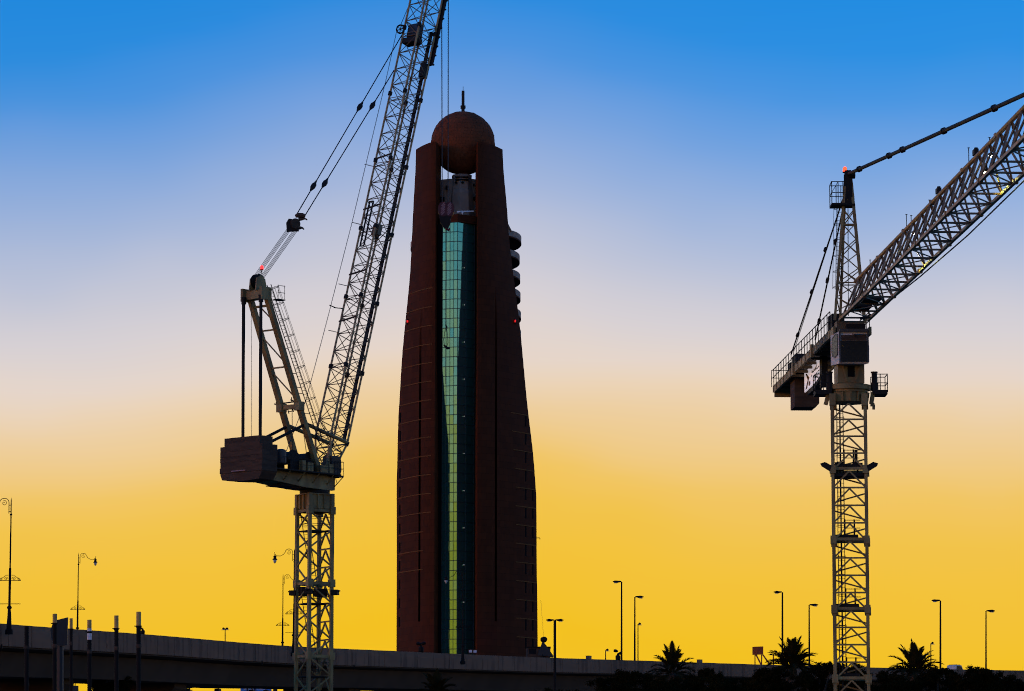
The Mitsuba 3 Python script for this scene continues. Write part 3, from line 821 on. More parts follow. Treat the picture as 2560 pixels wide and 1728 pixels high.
# hook block on two falls
TIP = JP(JLEN, 0, 0)
YHK = TIP[1]
for a, b in ((1103.5, 1105.5), (1121, 1120)):
    part(crane1, 'hook_fall', tube(at(a, -150, YHK), at(b, 520, YHK), .045, 5), 'rope_steel')
part(crane1, 'jib_head', [lathe(TIP + UZ * -.2 - WJ * .5 + DJ * .4, [(0, .6), (.1, .5), (.9, .5), (1.0, .6)], 16, WJ)], 'dark_steel')
hb = crane1 + '__hook_block'
for px in (1107.5, 1123.5):
    c = at(px, 524, YHK)
    wid, hgt = (.42, .62)
    pl = [(wid * math.cos(a), hgt * math.sin(a)) for a in np.radians(np.arange(0, 360, 20))]
    ch = part(hb, 'cheek_plate', prism(pl, c + [0, .25, 0], np.array([[1, 0, 0], [0, 0, 1], [0, -.5, 0]])), 'stripe_red')
    for j in range(5):
        zc_ = .42 - .2 * j
        part(ch, 'stripe', obox(c + [0, -.262, zc_ * .95], np.array([unit([1, 0, 1.15]), [0, 1, 0], unit([-1.15, 0, 1])]), .20 if j in (0, 4) else .26, .008, .035), 'stripe_white')
part(hb, 'bridge_piece', [obox(at(1116, 530, YHK), np.eye(3), .5, .18, .2), prism([(-.5, .1), (.5, .1), (.45, -.6), (.25, -1.05), (-.1, -1.05), (-.42, -.5)], at(1113, 540, YHK) + [0, .2, 0], np.array([[1, 0, 0], [0, 0, 1], [0, -.4, 0]]))], 'dark_steel')
part(hb, 'hook', [ptube([at(1116, 566, YHK), at(1116.5, 573, YHK), at(1122, 576, YHK), at(1125, 570, YHK)], [.14, .13, .11, .05], 8)], 'stripe_red')
sl = thing('lifting_sling', 'dark lifting sling with a wire loop hanging from the striped hook block before the tower', 'sling')
part(sl, 'strap', bar(at(1114.5, 572, YHK), at(1115, 700, YHK), .2, .06, (1, 0, 0)), 'sign_black')
part(sl, 'wire', tube(at(1114.5, 700, YHK), at(1114.5, 818, YHK), .04, 5), 'rope_steel')
part(sl, 'loop', ptube([at(*p, YHK) for p in ((1115, 816), (1112, 830), (1109, 850), (1111, 864), (1116, 868), (1120, 858), (1119, 838), (1116, 820))], .028, 5), 'rope_steel')
part(sl, 'shackle', [ptube([at(*p, YHK) for p in ((1109, 862), (1113, 866), (1119, 871), (1125, 871))], [.05, .1, .12, .04], 6), ptube([at(1114, 812, YHK), at(1117, 818, YHK), at(1115, 822, YHK)], .07, 6)], 'dark_steel')
part(sl, 'tag_line', tube(at(1113.5, 866, YHK), at(1113, 960, YHK), .018, 4), 'rope_steel')

# ================================================================ hammerhead crane (right)
YR = 237.0
SRc = YR / FPX
JB = at(2138, 797, YR)                      # centre of the jib's bottom chords at the mast
HD = unit([12604 / 9500 * 1.0, -23.4, 0])    # jib direction: nearly towards the camera
HW = np.array([-HD[1], HD[0], 0])           # to the right, seen from the camera
if HW[0] < 0:
    HW = -HW


def RP(s, w, z):
    return JB + HD * s + HW * w + UZ * z


crane2 = thing('hammerhead_crane', 'right tower crane with a level jib reaching towards the viewer, peaked head and white cab', 'crane')
mcx = at(2128, 1200, YR)
mcx = np.array([mcx[0], YR + 1.1, 0])
yaw = math.radians(6)
f1, f2 = np.array([math.cos(yaw), -math.sin(yaw) * .3, 0]), np.array([math.sin(yaw), math.cos(yaw), 0])
f1, f2 = unit(f1), unit(f2)
ws = 83 * SRc
cr2 = [mcx - f1 * ws / 2 - f2 * ws / 2, mcx + f1 * ws / 2 - f2 * ws / 2, mcx + f1 * ws / 2 + f2 * ws / 2, mcx - f1 * ws / 2 + f2 * ws / 2]
levels = [at(2128, y, YR)[2] for y in (1006, 1175, 1351.5, 1525, 1699)]
while levels[-1] > .1:
    levels.append(max(0, levels[-1] - 174 * SRc))
brs = []
for i in range(len(levels) - 1):
    zt_, zb_ = levels[i], levels[i + 1]
    ms = part(crane2, 'mast_section', [bar(cr2[j] + UZ * (zb_ + .1), cr2[(j + 1) % 4] + UZ * (zb_ + .1), .14, .18) for j in range(4)] +
              [obox(cr2[j] + UZ * (zb_ + .05), np.array([f1, f2, UZ]), .19, .19, .26) for j in range(4)], 'crane_paint')
    for j in range(4):
        part(ms, 'leg', bar(cr2[j] + UZ * zb_, cr2[j] + UZ * zt_, .18, .18, f1), 'crane_paint')
    ph = (zt_ - zb_) / 4
    for n_ in range(4):
        h0, h1 = zt_ - ph * n_ - .06, zt_ - ph * (n_ + 1) + .0
        for f in range(4):
            a, b = cr2[f], cr2[(f + 1) % 4]
            mid = (a + b) / 2
            if f == 0:
                brs += [B(mid + UZ * h0, a + UZ * h1, .1), B(mid + UZ * h0, b + UZ * h1, .1)] + ([B(a + UZ * h1, b + UZ * h1, .1)] if n_ < 3 else [])
            elif f == 2:
                p, q = (a, b) if n_ % 2 else (b, a)
                brs.append(B(p + UZ * (h0 - .1), q + UZ * (h0 - ph * .62), .09))
            else:
                p, q = (a, b) if n_ % 2 else (b, a)
                brs.append(B(p + UZ * h0, q + UZ * h1, .09))
    if i < 5:
        zp = zb_ + .32
        c0 = cr2[0] * .75 + cr2[2] * .25
        part(ms, 'platform', [obox(cr2[0] * .36 + cr2[1] * .22 + cr2[3] * .26 + cr2[2] * .16 + UZ * zp, np.array([f1, f2, UZ]), ws * .36, ws * .36, .07)] +
             [bar(cr2[3] * (1 - t) + cr2[2] * t - f2 * .5 + UZ * zp, cr2[3] * (1 - t) + cr2[2] * t - f2 * .5 + UZ * (zp + 1.15), w_) for t, w_ in ((.34, .07), (.62, .09))] +
             [bar(cr2[3] * .66 + cr2[2] * .34 - f2 * .5 + UZ * (zp + h), cr2[3] * .2 + cr2[2] * .8 - f2 * .5 + UZ * (zp + h), .04) for h in (.6, 1.1)], 'dark_steel')
        lb = cr2[3] * .78 + cr2[2] * .22 - f2 * .7
        la2 = part(ms, 'ladder', [bar(lb + f1 * o + UZ * zb_, lb + f1 * o + UZ * (zt_ + .6), .04) for o in (-.2, .2)] + [bar(lb - f1 * .2 + UZ * z, lb + f1 * .2 + UZ * z, .028) for z in np.arange(zb_ + .1, zt_ + .5, .28)], 'dark_steel')
        part(la2, 'cage', [ptube([lb + f1 * (.3 * math.cos(a)) - f2 * (.3 + .32 * math.sin(a)) + UZ * z for a in np.radians(np.linspace(-30, 210, 9))], .018, 4) for z in (zb_ + 1.0, zb_ + 2.2, zb_ + 3.4)] +
             [bar(lb + f1 * o - f2 * .6 + UZ * (zb_ + .9), lb + f1 * o - f2 * .6 + UZ * (zb_ + 3.5), .018) for o in (-.15, .25)], 'dark_steel')
        part(ms, 'riser_pipe', bar(cr2[0] + f1 * .48 + f2 * .3 + UZ * zb_, cr2[0] + f1 * .48 + f2 * .3 + UZ * zt_, .09), 'dark_steel')
bars(crane2 + '__mast_bracing', 'brace', brs, 'crane_paint', 200)
zf = at(2128, 1172, YR)[2]
for sx in (-1, 1):
    c = (cr2[0] if sx < 0 else cr2[1]) + UZ * zf
    fl = part(crane2, 'floodlight', [bar(c + UZ * -.35, c + UZ * .1 + f1 * sx * .3, .12), prism([(0, -.16), (.55, .18), (.62, .32), (.32, .42), (-.1, .18)], c + f1 * sx * .15 + UZ * .0 + f2 * .2, np.array([f1 * sx, UZ, -f2 * .4]))], 'dark_steel')
for px, py, a, b, h in ((2098, 1166, .26, .25, .24), (2144, 1166, .32, .25, .2), (2140, 1142, .1, .12, .4)):
    c = at(px, py, YR + .4)
    part(crane2, 'floodlight', [obox(c, np.array([f1, f2, UZ]), a, b, h), bar(c - UZ * h, c - UZ * (h + .35), .1)], 'dark_steel')
part(crane2, 'light_platform', obox(mcx + UZ * (zf - .35), np.array([f1, f2, UZ]), ws / 2 - .05, ws / 2 - .05, .09), 'dark_steel')
# mast head, slewing ring, turret
z1002, z977, z957, z912 = (at(2128, y, YR)[2] for y in (1003, 979, 957, 914))
hd = part(crane2, 'mast_head', [lathe(np.array([mcx[0], mcx[1], z1002]), [(0, 1.12), (.02, 1.2), (z977 - z1002 - .1, 1.28), (z977 - z1002, 1.32)], 8)] +
          [obox(c * .97 + mcx * .03 + UZ * (z1002 + .1), np.array([f1, f2, UZ]), .2, .2, .38) for c in cr2], 'crane_paint')
for a in np.radians(np.arange(-90 - 67, -20, 22.5)):
    part(hd, 'stiffener', bar([mcx[0] + 1.2 * math.cos(a), mcx[1] + 1.2 * math.sin(a), z1002 + .02], [mcx[0] + 1.3 * math.cos(a), mcx[1] + 1.3 * math.sin(a), z977], .08, .14, (math.cos(a), math.sin(a), 0)), 'crane_paint')
for p, q, w in (((2072, 982), (2064, 1012), .26), ((2182, 985), (2178, 1010), .26), ((2176, 1012), (2186, 1012), .2), ((2184, 1012), (2184, 1024), .16)):
    part(hd, 'lug', bar(at(*p, YR + .6), at(*q, YR + .6), w), 'crane_paint')
part(crane2, 'slewing_ring', lathe(np.array([mcx[0], mcx[1], z977 + .02]), [(0, 1.3), (.02, 1.2), (.16, 1.2), (.17, 1.38), (.48, 1.40), (.5, 1.2)], 32), 'crane_paint', smooth=30)
tur = part(crane2, 'turret', [obox(np.array([mcx[0] + .05, mcx[1], (z957 + z912) / 2 + .08]), np.array([HW, HD, UZ]), .84, .84, (z912 - z957) / 2 + .05)], 'crane_paint')
for sx in (-1, 1):
    c = np.array([mcx[0] + .05, mcx[1], 0]) + HD * .86
    part(tur, 'gusset', bar(c + HW * sx * .28 + UZ * (z957 + .1), c + HW * sx * .55 + UZ * (z912 + .1), .1, .14, HD), 'crane_paint')
part(tur, 'hatch', obox(np.array([mcx[0] + .05, mcx[1], (z957 + z912) / 2 + .2]) + HD * .85, np.array([HW, HD, UZ]), .22, .03, .34), 'dark_void')
for sx in (-1, 1):
    x0, x1 = (2040, 2076) if sx < 0 else (2180, 2216)
    if sx < 0:
        x0 = 2036
    yy = YR + 1.0
    zpl = at(2128, 979, YR)[2]
    a, b = at(x0, 979, yy), at(x1, 979, yy)
    pf = part(crane2, 'side_platform', obox((a + b) / 2 * [1, 1, 0] + UZ * zpl, np.eye(3), (b - a)[0] / 2, .8, .13), 'dark_steel')
    e_ = []
    for X in (a[0], (a[0] + b[0]) / 2, b[0]):
        for dy in (-.78, .78):
            e_.append(bar([X, yy + dy, zpl], [X, yy + dy, zpl + 1.15], .05))
    for h in (.58, 1.13):
        for dy in (-.78, .78):
            e_.append(bar([a[0], yy + dy, zpl + h], [b[0], yy + dy, zpl + h], .045))
        for X in ((a[0],) if sx < 0 else (b[0],)):
            e_.append(bar([X, yy - .78, zpl + h], [X, yy + .78, zpl + h], .045))
    part(pf, 'railing', e_, 'dark_steel')
    X = b[0] - .1 if sx < 0 else a[0] + .1
    part(crane2, 'slewing_motor', lathe(np.array([X, yy - .6, zpl + .1]), [(0, .22), (.5, .22), (.52, .17), (1.1, .17), (1.12, .22), (1.2, .22)], 12), 'dark_steel', smooth=30)
# turret top and cab
z_t2 = at(2128, 800, YR)[2]
part(crane2, 'turret_head', [obox(np.array([mcx[0] + .05, mcx[1], (z912 + z_t2) / 2 + .1]), np.array([HW, HD, UZ]), .86, .8, (z_t2 - z912) / 2 - .12)], 'backlit_paint')
cy0 = YR - .9
ca = [at(2100, 916, cy0), at(2170.5, 908, cy0), at(2171, 832, cy0), at(2101, 829, cy0)]
lft = [at(2081, 921, cy0 + 1.7), at(2081.5, 826, cy0 + 1.7)]
ctop, cbot = at(2135, 829, cy0)[2], at(2135, 909, cy0)[2]
xl, xr = at(2098, 870, cy0)[0], at(2171, 870, cy0)[0]
cprof = [(0, .0), (1.95, .12), (1.95, ctop - cbot), (-.04, ctop - cbot), (-.16, .9), (-.10, .25)]
cab = part(crane2, 'cab', prism(cprof, np.array([xl, cy0, cbot]), np.array([unit(HW * -.19 + np.array([0, 1, 0])), UZ, np.array([xr - xl, .0, 0])])), 'cab_white')
gx = np.array([1, 0, 0.])
part(cab, 'windscreen', [prism([(.07, .1), (xr - xl - .07, .1), (xr - xl - .07, 1.42), (.07, 1.42)], np.array([xl, cy0 - .185, cbot]), np.array([gx, UZ, [0, .03, 0]]))], 'dark_glass')
part(cab, 'sun_blind', [prism([(.12, 1.45), (xr - xl - .12, 1.45), (xr - xl - .12, 1.78), (.12, 1.78)], np.array([xl, cy0 - .15, cbot]), np.array([gx, UZ, [0, .03, 0]]))], 'slab_concrete')
part(cab, 'wiper', [bar(np.array([xl + .95, cy0 - .2, cbot + 1.84]), np.array([xl + 1.05, cy0 - .2, cbot + 1.62]), .05), bar(np.array([xl + .8, cy0 - .19, cbot + 1.84]), np.array([xr - .1, cy0 - .19, cbot + 1.80]), .04)], 'dark_steel')
part(cab, 'frame', [bar(np.array([xl + o, cy0 - .17, cbot + .06]), np.array([xl + o, cy0 - .09, ctop - .05]), .1) for o in (.03, xr - xl - .03)] + [bar(np.array([xl, cy0 - .1, ctop + .05]), np.array([xr, cy0 - .1, ctop + .05]), .22, .18)], 'lamp_grey')
sdir = unit(HW * -.19 + np.array([0, 1, 0]))
sdw = [(.3, .62), (.9, .5), (1.45, .62), (1.6, 1.0), (1.5, 1.75), (.6, 1.95), (.2, 1.85)]
part(cab, 'side_window', prism(sdw, np.array([xl - .012, cy0, cbot - .02]), np.array([sdir, UZ, [-.02, 0, 0]])), 'dark_glass')
part(cab, 'window_frame', [bar(np.array([xl - .03, cy0, cbot]) + sdir * sdw[i][0] + UZ * sdw[i][1], np.array([xl - .03, cy0, cbot]) + sdir * sdw[(i + 1) % 7][0] + UZ * sdw[(i + 1) % 7][1], .05) for i in range(7)], 'lamp_grey')
part(crane2, 'cab_roof_rack', [bar(np.array([xl + .1, cy0 + .3, ctop + .1]), np.array([xr - .1, cy0 + .3, ctop + .1]), .5, .12), obox(np.array([(xl + xr) / 2 + .2, cy0 + .9, ctop + .32]), np.eye(3), .6, .5, .22), bar(at(2150, 797, YR - .5), at(2176, 789, YR - .5), .14), bar(at(2176, 797, YR - .5), at(2178, 786, YR - .5), .18)], 'dark_steel')
# jib
JL2, JW2, JH2, PIT = 66.0, 72 * SRc, 2.32, 3.0
part(crane2 + '__jib', 'chord', bar(RP(-.6, -JW2 / 2, 0), RP(JL2, -JW2 / 2, 0), .17, .17), 'jib_paint')
part(crane2 + '__jib', 'chord', bar(RP(-.6, JW2 / 2, 0), RP(JL2, JW2 / 2, 0), .17, .17), 'jib_paint')
part(crane2 + '__jib', 'chord', tube(RP(.2, 0, JH2), RP(JL2, 0, JH2), .12, 8), 'jib_paint', smooth=30)
br = []
n2 = int(JL2 / PIT)
for i in range(n2 + 1):
    s = .4 + i * PIT
    l, r, t = RP(s, -JW2 / 2, 0), RP(s, JW2 / 2, 0), RP(s + PIT / 2, 0, JH2)
    l2, r2 = RP(s + PIT, -JW2 / 2, 0), RP(s + PIT, JW2 / 2, 0)
    br.append(B(l, r, .11, .1))
    if i < n2:
        br += [B(l, r2, .06) if i % 2 else B(r, l2, .06)]
        for a, b in ((l, l2), (r, r2)):
            br += [B(a, t, .085), B(t, b, .085)]
bars(crane2 + '__jib', 'brace', br, 'backlit_paint', 290)
for s in (9.8, 19.6, 29.4, 39.2, 49.0):
    for q in ((-JW2 / 2, 0), (JW2 / 2, 0), (0, JH2)):
        part(crane2 + '__jib', 'joint_sleeve', bar(RP(s - .2, *q), RP(s + .2, *q), .26, .24), 'jib_paint')
for s, h in ((6.5, .4), (20.5, .85), (22.2, .5), (28.5, .3), (41, .9), (47, .3)):
    part(crane2 + '__jib', 'lifeline_post', [tube(RP(s, 0, JH2), RP(s, 0, JH2 + h), .024, 5), bar(RP(s - .03, -.05, JH2 + h), RP(s - .03, .07, JH2 + h), .04)], 'dark_steel')
for s in (31.5, 43.0):
    part(crane2 + '__jib', 'pulley_bracket', [obox(RP(s, 0, JH2 + .28), np.array([HD, HW, UZ]), .3, .12, .14), lathe(RP(s + .15, -.08, JH2 + .36), [(0, .16), (.16, .16)], 10, HW)], 'dark_steel')
part(crane2 + '__jib', 'trolley_winch', [obox(RP(3.6, -.1, .4), np.array([HD, HW, UZ]), 1.0, .5, .3), obox(RP(6.5, .0, .25), np.array([HD, HW, UZ]), .9, .55, .12)], 'dark_steel')
# trolley working lights, lit
for px, py in ((2296, 650), (2503, 458)):
    best = min(np.arange(1, 64, .05), key=lambda s: np.linalg.norm(proj(RP(s, JW2 / 2 - .12, .25)) - (px, py)))
    c = RP(best - .5, .02, 1.0)
    wl = part(crane2, 'work_lamp', [obox(c + UZ * .12, np.array([HD, HW, UZ]), .12, .16, .06), bar(c + UZ * .15, RP(best, 0, JH2), .05)], 'dark_steel')
    kk = part(wl, 'lens', obox(c, np.array([HD, HW, UZ]), .1, .13, .04), 'frosted_glass')
    scene[kk]['emitter'] = lamp((1, .93, .45), 12)
    scene['work_lamp_beam_%d' % px] = {'type': 'spot', 'to_world': T().look_at(origin=(c - UZ * .09).tolist(), target=RP(best, JW2 / 2 - .1, 0).tolist(), up=[1, 0, 0]), 'intensity': rgb((70, 66, 16)), 'cutoff_angle': 52, 'beam_width': 30}
for px, py in ((2290, 591), (2478, 392)):
    best = min(np.arange(1, 64, .05), key=lambda s: np.linalg.norm(proj(RP(s, -.25, 1.35)) - (px, py)))
    gl = part(crane2, 'jib_lamp', obox(RP(best, -.25, 1.45), np.array([HD, HW, UZ]), .09, .12, .05), 'dark_steel')
    kk = part(gl, 'lens', obox(RP(best, -.27, 1.35), np.array([HD, HW, UZ]), .07, .09, .05), 'frosted_glass')
    scene[kk]['emitter'] = lamp((1, .97, .8), 6)
# head tower
ap = [at(px, 520, YR + dy) for px, dy in ((2107, 0), (2131, 0), (2133, 1.1), (2109, 1.1))]
bs = [at(2087, 806, YR), at(2160, 790, YR), at(2163, 790, YR + 1.5), at(2100, 806, YR + 1.5)]
for p in bs:
    p[2] = JB[2] - .1
tops = [at(px, 447, YR + dy) for px, dy in ((2113, .2), (2127, .2), (2128, .8), (2114, .8))]
for i in range(4):
    part(crane2 + '__head_tower', 'leg', bar(bs[i], tops[i], .16, .16, f1), 'crane_paint')
br = []
for f, st in ((0, .11), (1, .13), (2, .11), (3, .13)):
    a0, a1, b0, b1 = bs[f], tops[f], bs[(f + 1) % 4], tops[(f + 1) % 4]
    ts = np.linspace(.06, .78, 8)
    for i in range(7):
        pa, pb = a0 + (a1 - a0) * ts[i], b0 + (b1 - b0) * ts[i]
        qa, qb = a0 + (a1 - a0) * ts[i + 1], b0 + (b1 - b0) * ts[i + 1]
        br += [B(pa, qb, .06)] + ([B(pb, qa, .06)] if f in (0, 2) and i % 2 == 0 else [])
        if i in (2, 6):
            br.append(B(pa, pb, .07))
bars(crane2 + '__head_tower', 'brace', br, 'crane_paint', 120)
tc = sum(tops) / 4
part(crane2 + '__head_tower', 'head_box', [obox(tc + UZ * -.75, np.array([f1, f2, UZ]), .27, .4, .95), obox(tc + UZ * .28, np.array([f1, f2, UZ]), .2, .3, .22), lathe(tc + HW * .2 + UZ * .2 + HD * .3, [(-.18, .26), (.18, .26)], 14, HW), obox(tc + UZ * -1.75, np.array([f1, f2, UZ]), .42, .5, .06)], 'dark_steel')
bc = at(2112.5, 440, YR + .4)
bea = part(crane2, 'beacon', [tube(bc - UZ * .7, bc + UZ * .22, .045), lathe(bc + UZ * .2, [(0, .15), (.07, .15)], 10)], 'dark_steel')
kk = part(bea, 'lens', lathe(bc + UZ * .28, [(0, .13), (.24, .13), (.3, .07)], 10), 'stripe_red')
scene[kk]['emitter'] = lamp((1, .06, .02), 3.2)
# service cage at the peak
c0, c1 = at(2077, 518, YR + .9), at(2108, 511, YR + .3)
bx0, bx1, by0, by1, bz = at(2078, 516, YR)[0], at(2110, 516, YR)[0], YR - .5, YR + 1.0, at(2090, 513, YR)[2]
sc_ = [bar([x, y, bz], [x, y, bz + 1.45], .05) for x in (bx0, (bx0 + bx1) / 2, bx1 - .1) for y in (by0, by1)]
for h in (.72, 1.42):
    sc_ += [bar([bx0, y, bz + h], [bx1, y, bz + h], .045) for y in (by0, by1)] + [bar([bx0, by0, bz + h], [bx0, by1, bz + h], .045)]
sc_ += [bar([bx0, by0, bz + .72], [(bx0 + bx1) / 2, by0, bz + 1.42], .035)]
part(crane2, 'peak_platform', [obox([(bx0 + bx1) / 2 + .02, (by0 + by1) / 2, bz], np.eye(3), (bx1 - bx0) / 2 + .04, .78, .05)], 'dark_steel')
part(crane2 + '__peak_platform', 'railing', sc_, 'dark_steel')
l0, l1 = at(2090, 724, YR + 1.0), at(2093, 520, YR + 1.0)
la = part(crane2, 'caged_ladder', [bar(l0 + [o, 0, 0], l1 + [o, 0, 0], .04) for o in (-.02, .32)] + [bar(l0 + (l1 - l0) * t + [-.02, 0, 0], l0 + (l1 - l0) * t + [.32, 0, 0], .025) for t in np.linspace(0, 1, 20)], 'dark_steel')
for t in np.linspace(.02, .98, 6):
    c = l0 + (l1 - l0) * t
    part(la, 'cage_hoop', ptube([c + [.32, 0, 0], c + [.2, -.5, 0], c + [-.1, -.55, 0], c + [-.22, -.3, 0], c + [-.22, 0, 0], c + [-.02, 0.02, 0]], .02, 4), 'dark_steel')
part(la, 'cage_strap', [bar(l0 + [-.22, -.15, 0], l1 + [-.22, -.15, 0], .025), bar(l0 + [0, -.55, 0], l1 + [0, -.55, 0], .02)], 'dark_steel')
part(crane2 + '__head_tower', 'cable', tube(at(2120, 520, YR + .4), at(2121, 790, YR + .4), .025, 4), 'dark_steel')
# jib tie, counter-jib ties
tie_a = tc + HD * .4 + UZ * .25
tie_b = at(2640, 201, 176.0)
tie = part(crane2, 'jib_tie', tube(tie_a, tie_b, .12, 8), 'dark_steel', smooth=30)
for t in (.03, .17, .26, .54, .72):
    c = tie_a + (tie_b - tie_a) * t
    q = proj(c)
for px in (2148, 2222, 2256, 2360, 2486):
    t = min(np.linspace(0, 1, 400), key=lambda t: abs(proj(tie_a + (tie_b - tie_a) * t)[0] - px))
    c, dv = tie_a + (tie_b - tie_a) * t, unit(tie_b - tie_a)
    part(tie, 'pin_joint', [tube(c - dv * .5, c + dv * .5, .145, 8), tube(c - dv * .16, c + dv * .16, .2, 8)], 'dark_steel')
part(crane2, 'trolley_rope', ptube([at(2186, 782, YR - 2), at(2300, 692, 222), at(2420, 588, 206), at(2560, 452, 188), at(2660, 345, 178)], .042, 5), 'rope_steel')
CJ = -HD


def CP(s, w, z):
    return JB + CJ * s + HW * w + UZ * z


zcj = at(2087, 815, YR)[2] - JB[2]
CJL = 30.6
wl_, wr_ = -1.28, 1.0
for w, nm in ((wl_, 'left'), (wr_, 'right')):
    g = part(crane2, 'counter_jib_girder', bar(CP(.3, w, zcj - .25), CP(CJL, w, zcj - .25), .16, .5), 'crane_paint')
    for s in np.arange(2, CJL, 1.9):
        part(g, 'stiffener', bar(CP(s, w - .1, zcj - .49), CP(s, w - .1, zcj - .01), .05, .06, CJ), 'crane_paint')
for s in (10.2, 19.5):
    part(crane2, 'joint_plate', obox(CP(s, wl_ - .1, zcj - .25), np.array([CJ, HW, UZ]), .3, .1, .42), 'crane_paint')
for s in np.arange(1.5, CJL + .1, 2.25):
    part(crane2, 'counter_jib_cross_beam', bar(CP(s, wl_, zcj - .4), CP(s, wr_, zcj - .4), .14, .18), 'backlit_paint')
part(crane2, 'counter_jib_deck', obox(CP(CJL / 2 + .2, (wl_ + wr_) / 2, zcj - .2), np.array([CJ, HW, UZ]), CJL / 2 - .2, (wr_ - wl_) / 2 - .12, .03), 'dark_steel')
part(crane2, 'tail_frame', [bar(CP(CJL, wl_, zcj - .05), CP(CJL + .3, wl_, zcj - .05), .1), bar(CP(CJL, wl_, zcj - .5), CP(CJL, wr_, zcj - .5), .2, .6)], 'crane_paint')
for w, nm in ((wl_ - .12, 1), (wr_ + .12, 1)):
    e_ = [bar(CP(s, w, zcj - .1), CP(s, w, zcj + 1.1), .05) for s in np.arange(1.4, CJL + .1, 1.36)]
    e_ += [bar(CP(1.4, w, zcj + h), CP(CJL, w, zcj + h), .045) for h in (.55, 1.1)]
    part(crane2, 'counter_jib_railing', e_, 'dark_steel')
part(crane2, 'tail_railing', [bar(CP(CJL, wl_ - .2 + (wr_ - wl_) * t, zcj - .1), CP(CJL, wl_ - .2 + (wr_ - wl_) * t, zcj + 1.1), .05) for t in (0, .5, 1)] + [bar(CP(CJL, wl_ - .2, zcj + h), CP(CJL, wr_ + .2, zcj + h), .045) for h in (.55, 1.1)], 'dark_steel')
for s, w, a, b, h in ((1.9, -.85, .35, .4, .75), (3.2, -.85, .3, .4, .8), (22.5, -.2, .9, .75, .85), (24.8, -.6, .6, .4, .6)):
    part(crane2, 'winch_box' if s > 10 else 'electric_cabinet', [obox(CP(s, w, zcj + h / 2 + .15), np.array([CJ, HW, UZ]), a, b, h / 2 + .1)], 'dark_steel')
# counterweights under the counter-jib tail
for i in range(3):
    s = 22.6 + .75 * i
    part(crane2, 'counterweight_block', prism([(-.85, 0), (.62, 0), (.85, .25), (.85, 2.0), (-.85, 2.0)], CP(s, -.05, zcj - 2.45), np.array([HW, UZ, CJ * .7])), 'slab_concrete')
# ties with sockets
for p, q in (((2086, 539, YR + .6), (1978, 886, 264)), ((2088, 560, YR + .8), (1984, 880, 265)), ((2101, 539, YR + .6), (2038, 850, 250))):
    A_, B_ = at(*p), at(*q)
    tr = part(crane2, 'counter_jib_tie', tube(tc - UZ * .3 + (A_ - tc) * .0, B_, .05 if p[0] != 2088 else .025, 6), 'dark_steel')
    if p[0] != 2088:
        for t in (.38, .62, .88):
            c = tc + (B_ - tc) * t
            dv = unit(B_ - tc)
            part(tr, 'socket', tube(c - dv * .2, c + dv * .2, .11, 6), 'dark_steel')
# name on the girder, built as raised lettering
txt = meshkit.text_mesh('LIEBHERR', .46, .02, True)
tv = np.array(txt.vertices)
tw = tv[:, 0].max()
v = CP(9.3, wl_ - .085, zcj - .49) + np.outer(tv[:, 0] / tw * 6.6, HD) + np.outer(tv[:, 1], UZ) - np.outer(tv[:, 2], HW)
part(crane2, 'name_lettering', (v, np.array(txt.faces)[:, ::-1]), 'sign_black')
# sign board hung below the counter-jib
bA, bB = at(2012.3, 931, 258.5), at(2051.5, 889, 250.2)
sdn = unit((bB - bA) * [1, 1, 0])
bl = np.linalg.norm((bB - bA)[:2])
hgt = 1.42
bA[2] = bB[2] = (bA[2] + bB[2]) / 2
nrm = np.cross(sdn, UZ)
if nrm[0] > 0:
    nrm = -nrm
sg = thing('sign_board', 'white sign board with a dark red emblem hung under the counter-jib of the right crane', 'sign')
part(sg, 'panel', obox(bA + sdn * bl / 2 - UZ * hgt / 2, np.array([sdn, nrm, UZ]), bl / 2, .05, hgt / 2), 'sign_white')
scene[sg + '__panel']['emitter'] = lamp((1.0, .88, .92), .42)          # glow added to the panel to brighten the board
for o in (.06, .94):
    part(sg, 'hanger', bar(bA + sdn * bl * o - nrm * .1 - UZ * .1, bA + sdn * bl * o - nrm * .1 + UZ * 1.0, .1), 'dark_steel')


def sgpoly(pts, mat, name):
    part(sg, name, prism(pts, bA - UZ * hgt + nrm * .052, np.array([sdn, UZ, nrm * .012])), mat)


sgpoly([(.9, 1.16), (1.35, 1.12), (2.75, .68), (2.45, .56), (1.5, .08), (.65, .10), (1.9, .62)], 'sign_red', 'emblem')
sgpoly([(2.55, .42), (3.2, .42), (3.3, .2), (2.85, .08), (2.3, .2)], 'sign_red', 'emblem')
arab = []
for pts_ in (((4.2, .82), (4.35, .95), (4.55, .80), (5.2, .80), (5.4, .93), (5.6, .80), (5.9, .80), (6.05, .98), (6.2, .8), (6.5, .78), (6.65, 1.05)), ((6.9, .76), (7.4, .76), (7.9, .8)), ((4.1, .7), (4.05, .55))):
    q = [bA - UZ * hgt + nrm * .06 + sdn * x + UZ * y for x, y in pts_]
    arab += [bar(q[i], q[i + 1], .05, .055) for i in range(len(q) - 1)]
part(sg, 'script_lettering', arab, 'sign_black')
txt = meshkit.text_mesh('UAF', .42, .01, True)
tv = np.array(txt.vertices)
v = bA - UZ * (hgt - .13) + sdn * 4.6 + nrm * .053 + np.outer(tv[:, 0] / tv[:, 0].max() * 3.4, sdn) + np.outer(tv[:, 1], UZ) + np.outer(tv[:, 2], nrm)
part(sg, 'lettering', (v, np.array(txt.faces)), 'sign_black')
part(crane2, 'ballast_column', [obox(at(2060, 917, 249.4) + [0, .3, .2], np.array([HW, HD, UZ]), .2, .5, 1.5), bar(at(2060, 942, 249.4), at(2040, 975, 254), .5, .25)], 'dark_steel')
part(crane2, 'under_frame', [bar(bA - UZ * (hgt + .1) - nrm * .4, bB - UZ * (hgt + .1) - nrm * .4, .5, .22)], 'dark_steel')

